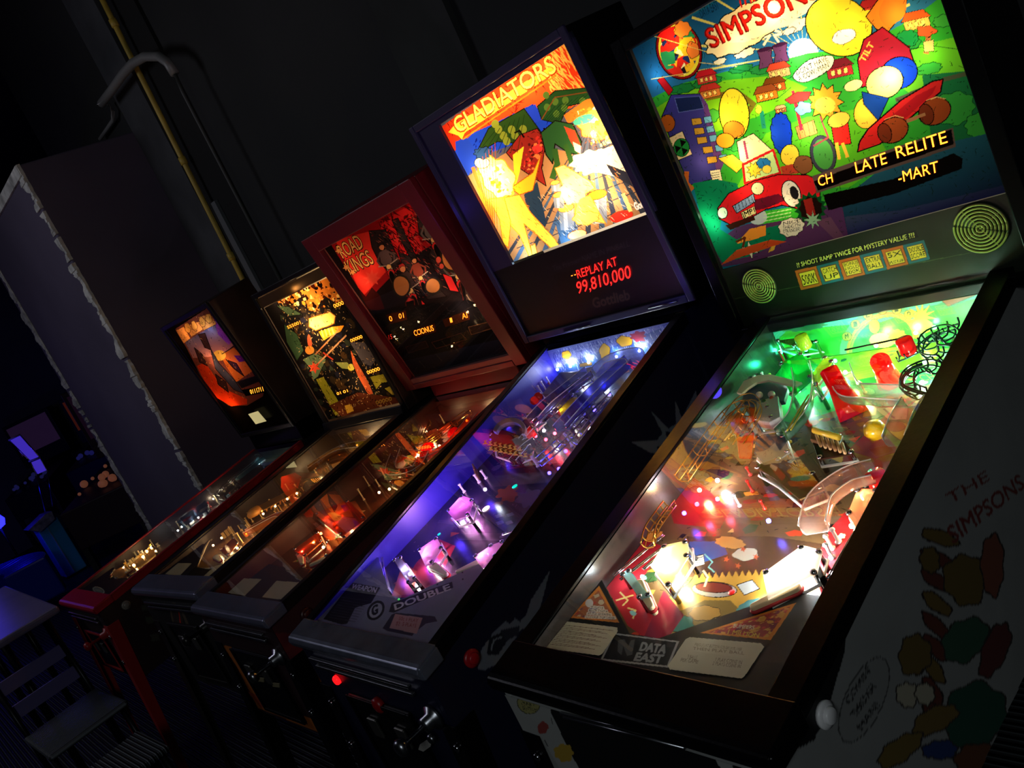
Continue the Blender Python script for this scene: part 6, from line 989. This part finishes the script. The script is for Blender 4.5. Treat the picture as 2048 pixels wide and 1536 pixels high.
lamps(m, R2, [(1060, 670, 0.486, WARM), (1010, 745, 0.449, WARM), (1030, 785, 0.337, WARM), (925, 690, 0.187, WARM), (1110, 720, 0.187, WARM), (1225, 645, 0.337, WARM), (1180, 670, 0.150, WARM), (1690, 250, 0.224, WARM), (1500, 270, 0.337, WARM), (1430, 310, 0.187, WARM), (1655, 190, 0.187, WARM), (1560, 240, 0.150, WARM), (1450, 440, 0.224, WARM), (1500, 410, 0.150, WARM), (1215, 520, 0.187, WARM), (1280, 480, 0.187, WARM), (1330, 450, 0.187, WARM), (880, 730, 0.150, WARM), (1640, 260, 0.150, WARM), (1150, 560, 0.150, WARM), (1390, 510, .03, (1, .5, .2))], .03)
gold = mat('amber_trellis', (214, 150, 70), .4)
tr_ = MB().slab([m.hit(p, m.PF.off(.055)) for p in ((1130, 520), (1330, 415), (1352, 432), (1150, 545))], m.PF.N*.004).build('gallery_roof', gold, R2, .001)
for k in range(9):
    f = k/8; MB().tube([m.hit((1145+195*f, 560-108*f), m.PF.off(.02)), m.hit((1140+200*f, 532-105*f), m.PF.off(.055))], .004, 6).build('gallery_column', gold, tr_)
MB()._lathe(m.hit((1112, 560), m.PF.off(.03)), [(.034, 0), (.036, .012), (.03, .018), (.022, .026), (0, .028)], m.PF.N, 20).build('domed_bumper', gold, R2)
MB().hexa([m.hit(p, m.PF.off(.03)) for p in ((1355, 470), (1400, 500), (1435, 480), (1380, 440))], [m.hit(p, m.PF.off(.06)) for p in ((1350, 462), (1400, 478), (1430, 462), (1372, 432))]).build('toy_sign_box', mat('tan_box', (150, 130, 90), .4), R2, .002)
ramp(m, R2, [(1180, 700), (1260, 610), (1230, 590), (1060, 680)], .03, [.03, .035, .035, .03], (220, 160, 90), .4); ramp(m, R2, [(1400, 330), (1560, 230), (1720, 200), (1800, 160)], .05, [.04, .05, .05, .06], (200, 170, 120), .25)
plastic(m, R2, [(920, 760), (990, 690), (1020, 720), (960, 790)], .035, (210, 120, 60), alpha=.7); plastic(m, R2, [(1030, 760), (1120, 700), (1090, 760), (1040, 790)], .035, (210, 130, 60), alpha=.7); plastic(m, R2, [(1330, 520), (1420, 440), (1440, 480), (1360, 540)], .05, (200, 90, 40), 'playfield_plastic', .003, .7); plastic(m, R2, [(1480, 260), (1600, 220), (1620, 260), (1500, 300)], .05, (210, 160, 90), 'playfield_plastic', .003, .5)
for (x, y) in ((1450, 420), (1500, 385), (1560, 330), (1640, 280)): bumper(m, R2, (x, y), .024, (200, 150, 80), .045, (WARM, .03))
targets(m, R2, (1330, 500), (1420, 540), 5, (190, 70, 40)); targets(m, R2, (900, 700), (960, 660), 3, (200, 160, 90)); flipper(m, R2, (905, 810), (930, 830)); flipper(m, R2, (1010, 800), (960, 830))
wires(m, R2, [(790, 850), (835, 715), (860, 700)], .004, [.02, .03, .03], 2, mat('pale_rail', (190, 180, 160), .3), 'lane_wire', False, .003); wires(m, R2, [(790, 850), (860, 855), (1040, 800)], .004, [.02, .02, .02], 2, mat('pale_rail'), 'lane_wire', False, .003)
rg = random.Random(12)
for _ in range(30): post(m, R2, (rg.uniform(1000, 1700), 0) if False else (lambda f: (1000+700*f+rg.uniform(-60, 60), 700-480*f+rg.uniform(-40, 40)))(rg.random()), rg.uniform(.02, .05), (220, 190, 130), .004)
pa = Plane(np.array([-m.gw, m.ld-.002, m.pf(m.ld)+.036]), m.PF.U, m.PF.V); c = Canvas(m, pa, 2*m.gw, .4, .002, (32, 28, 26)); c.clip([(300, 1200), (600, 880), (800, 700), (830, 730), (790, 850), (870, 862), (1050, 800), (1080, 820), (900, 1200)]); c.build('apron', mat('apron_print'), R2)
for pts in ([(622, 884), (690, 826), (762, 828), (700, 892)], [(815, 908), (890, 840), (1000, 826), (930, 900), (900, 914)]):
    c = Canvas(m, Plane(pa.at(0, 0, .001), pa.U, pa.V), 2*m.gw, .3, .0018, (205, 196, 160)); c.clip(pts); c.build('instruction_card', CARD, R2)
m.view(100, 1100, .4883); c = Canvas(m, m.FR, 2*m.cw, m.h-.546, .004, (22, 20, 20)); c.clipuv([(0, .032), (2*m.cw, .032), (2*m.cw, m.h-.546), (0, m.h-.546)]); c.ell(535, 300, 30, 90, (84, 70, 54), -22); c.ell(530, 290, 20, 74, (22, 20, 20), -22); c.poly([(500, 250), (540, 250), (548, 310), (508, 300)], (52, 40, 34)); c.line([(528, 256), (534, 300)], 4, (200, 30, 20)); c.build('front_art', mat('side_print'), R2)
c = Canvas(m, m.SR, m.yb+.27, .62, .004, (20, 18, 18)); c.clipuv([(.002, .035), (.002, m.h-.504), (m.yb, m.top(m.yb)-.535), (m.yb+.265, m.top(m.yb)-.535), (m.yb+.265, .105)])
for (x, y, a, b, r) in ((640, 330, 16, 60, -18), (640, 480, 14, 50, -20), (575, 440, 12, 46, -20)): c.ell(x, y, a, b, (84, 76, 64), r); c.ell(x-3, y-6, a*.5, b*.7, (40, 34, 30), r)
c.star(715, 512, 6, 26, 5, (100, 96, 88), .2); c.build('side_art', mat('side_print'), R2)

# ================================================================== machine 1: red machine at the far end
m, R1 = body(1, 'pinball machine with red side rails and a sunset-orange backglass, farthest left in the row', mat('dark_brown_cabinet', (30, 16, 16), .5, noise=.2, nscale=5), mat('grey_inner_wall', (56, 42, 38), .4), mat('red_rail', (150, 22, 30), .35), mat('red_lock_bar', (150, 14, 34), .3, noise=.1, nscale=20), mat('red_leg', (150, 26, 26), .4), trim=BLACK, btn=(140, 130, 120))
W, H = 2*m.bw, m.bh; bb, board = shell(m, R1, mat('brown_backbox'), WHITEPL, D=.24, frame=.02, fmat=mat('black_trim'), fd=.014)
c = translite(m, R1, .02, W-.02, .015, H-.02, .0018, (14, 9, 9), -.002); m.view(320, 500, .2637); K = (12, 6, 8)
c.poly([(115, 600), (360, 440), (560, 720), (790, 1060), (780, 1110), (660, 1180), (520, 1180), (400, 1090), (310, 960), (200, 740)], (120, 60, 50)); c.blend([(190, 700), (420, 560), (560, 720), (470, 800), (250, 820)], (200, 120, 110), (80, 84, 130)); c.poly([(400, 500), (430, 540), (540, 700), (520, 720), (440, 640)], (150, 60, 190))
c.poly([(280, 880), (340, 850), (480, 1050), (660, 1130), (660, 1170), (540, 1185), (430, 1120), (340, 1000)], (225, 60, 20)); c.poly([(460, 800), (560, 740), (680, 860), (700, 920), (580, 1000), (500, 880)], (225, 110, 40)); c.poly([(560, 800), (640, 800), (660, 840), (600, 850)], (110, 30, 130)); c.ell(450, 800, 50, 40, (250, 190, 80)); c.poly([(380, 740), (450, 860), (560, 980), (640, 1090), (560, 1060), (420, 900)], (54, 52, 70), edge=K, ew=4)
for pts in ([(120, 610), (180, 580), (232, 670), (180, 710)], [(184, 580), (300, 540), (330, 600), (240, 660)], [(290, 510), (380, 480), (430, 560), (330, 610)]): c.poly(pts, (235, 150, 80), edge=(80, 30, 20), ew=3)
for (x, y, a, b, s) in ((210, 590, 22, 40, 1), (260, 575, 20, 40, 2), (320, 545, 22, 40, 3), (370, 520, 24, 38, 4)): c.blob(x, y, a, b, (250, 170, 80), -20, .1, 5, (120, 50, 20), 4, s)
for pts in ([(260, 740), (320, 790), (360, 880), (300, 850)], [(290, 640), (340, 630), (390, 760), (340, 740)], [(500, 830), (580, 860), (640, 960), (560, 900)], [(420, 940), (500, 1000), (520, 1080), (440, 1020)]): c.poly(pts, (60, 34, 36), edge=K, ew=5)
c.line([(470, 790), (560, 730), (700, 740)], 6, K); c.ink([(120, 610), (360, 450), (700, 900), (660, 1170), (400, 1080)], 260, (40, 14, 14), 3, .0016, .03); c.ink([(120, 610), (360, 450), (700, 900), (660, 1170), (400, 1080)], 120, (250, 170, 90), 4, .0012, .025)
c.poly([(580, 1000), (740, 950), (770, 990), (620, 1050)], (26, 22, 30), edge=(60, 44, 50), ew=4); c.poly([(620, 1060), (790, 1030), (800, 1080), (650, 1110)], (10, 6, 6))
c.build('translite', LIT, R1); letters('score_display', m, c.pl, '0111711', (690, 1092), (788, 1068), (680, 1060), am2, R1, .0015, .03)
fill_light(m, R1, .02, W-.02, .1, H-.02, .05, (1, .7, .45)); back_bulbs(m, R1, [(250, 600, .05, WARM), (350, 560, .05, (1, .8, .6)), (450, 810, .14, WARM), (320, 900, .06, (1, .4, .15)), (600, 1140, .12, (1, .45, .15)), (500, 1100, .05, (1, .35, .1)), (430, 560, .05, COOL), (620, 820, .03, (.6, .3, 1)), (560, 900, .05, WARM), (180, 650, .03, WARM), (380, 1000, .05, (1, .3, .1)), (540, 780, .04, WARM)])
m.view(0, 0, 1); nk = m.BB.off(.016); MB().slab([m.hit(p, nk) for p in ((497, 828), (516, 822), (533, 842), (512, 848))], m.BB.N*.002).build('lit_rule_card', mat('lit_cream_card', (230, 215, 150), .5, emit=.5), R1)
L = (m.yb-.014-m.ld)*math.hypot(1, m.ps); m.view(100, 820, .371)
c = Canvas(m, m.PF, 2*m.gw, L, .003, (70, 52, 44)); A = [(100, 1100), (700, 300), (1300, 100), (900, 900)]; c.splat(A, [(110, 80, 60), (50, 40, 44), (90, 90, 80), (60, 70, 90), (130, 60, 40)], 240, .008, .03, 71); c.poly([(580, 640), (760, 500), (850, 480), (830, 560), (640, 660)], (60, 90, 110)); c.build('playfield', mat('playfield_art'), R1)
c = Canvas(m, m.BP, 2*m.gw, .1, .002, (60, 84, 90)); c.mottle(.4, .03); c.build('rear_panel', PRINT, R1)
lamps(m, R1, [(545, 740, 0.297, WARM), (500, 790, 0.330, WARM), (450, 835, 0.330, WARM), (400, 855, 0.198, WARM), (520, 760, 0.198, WARM), (470, 860, 0.165, WARM), (570, 760, 0.165, WARM), (785, 560, 0.165, WHT), (770, 595, 0.165, WHT), (690, 650, 0.132, WHT), (880, 480, 0.198, (1, .85, .6)), (940, 440, 0.165, (1, .85, .6)), (990, 400, 0.099, (1, .85, .6)), (710, 630, 0.099, COOL), (800, 580, 0.132, WHT), (770, 545, 0.099, (1, .1, .1)), (1140, 230, 0.066, COOL)], .03)
MB().hexa([m.hit(p, m.PF.off(.02)) for p in ((620, 640), (700, 610), (760, 560), (680, 590))], [m.hit(p, m.PF.off(.038)) for p in ((635, 630), (700, 600), (745, 560), (690, 580))]).build('toy_car', mat('toy_blue', (30, 110, 160), .25), R1, .004)
plastic(m, R1, [(330, 880), (400, 840), (420, 880), (360, 915)], .035, (235, 190, 120), alpha=.8); plastic(m, R1, [(420, 850), (560, 730), (580, 770), (460, 870)], .03, (235, 200, 120), alpha=.4, rubber=False)
for k in range(22):
    g_ = random.Random(k); f_ = g_.random(); post(m, R1, (400+170*f_+g_.uniform(-26, 26), 872-130*f_+g_.uniform(-14, 14)), g_.uniform(.015, .045), g_.choice([(240, 225, 180), (235, 190, 90), (245, 240, 225)]), g_.uniform(.005, .009), 'lane_post')
for k in range(9):
    g_ = random.Random(k+50); f_ = g_.random(); post(m, R1, (680+260*f_+g_.uniform(-20, 20), 650-200*f_+g_.uniform(-14, 14)), g_.uniform(.015, .04), g_.choice([(220, 230, 240), (90, 150, 190), (200, 60, 50)]), .006, 'lane_post'); plastic(m, R1, [(700, 590), (840, 490), (850, 540), (740, 620)], .045, (150, 170, 190), 'playfield_plastic', .003, .5)
plastic(m, R1, [(900, 460), (1000, 380), (1020, 400), (940, 470)], .045, (200, 190, 170), 'playfield_plastic', .003, .5); wires(m, R1, [(900, 460), (900, 400), (920, 350)], .02, [.03, .05, .06], 4, STEEL); ramp(m, R1, [(1000, 380), (1080, 280), (1180, 200), (1240, 180)], .05, [.04, .05, .06, .06], (170, 200, 205), .25); targets(m, R1, (410, 870), (560, 760), 7, (230, 200, 120))
for p in ((430, 850), (500, 800), (560, 740), (700, 640), (780, 590), (860, 500)): post(m, R1, p, .045, (230, 210, 170))
flipper(m, R1, (350, 880), (330, 905)); flipper(m, R1, (440, 880), (350, 915)); bumper(m, R1, (830, 540), .024, (230, 220, 200), .045, (WHT, .03)); bumper(m, R1, (740, 590), .022, (200, 60, 50), .045, (WHT, .03))
pa = Plane(np.array([-m.gw, m.ld-.002, m.pf(m.ld)+.036]), m.PF.U, m.PF.V); c = Canvas(m, pa, 2*m.gw, .34, .002, (60, 40, 40)); c.clip([(0, 1100), (330, 850), (345, 850), (310, 915), (420, 905), (460, 870), (500, 880), (300, 1200)]); c.ell(262, 972, 34, 18, (190, 190, 180), 20); c.ell(262, 972, 24, 11, (150, 154, 150), 20, (70, 70, 74), 3); c.build('apron', mat('apron_print'), R1)
m.view(0, 0, 1); c = Canvas(m, m.SR, m.yb+.27, .62, .005, (34, 10, 14)); c.clipuv([(.002, .035), (.002, m.h-.504), (m.yb, m.top(m.yb)-.535), (m.yb+.265, m.top(m.yb)-.535), (m.yb+.265, .105)])
for (x, y, r) in ((300, 1240, 10), (330, 1255, 9), (310, 1275, 10), (345, 1290, 8), (290, 1215, 8), (325, 1225, 7), (355, 1262, 7), (372, 1290, 9)): c.poly([(x-r, y-r*.6), (x+r*.7, y-r*.8), (x+r, y+r*.5), (x-r*.6, y+r*.8)], (62, 62, 50))
c.build('side_art', mat('side_print'), R1)
# floor dressing near the legs
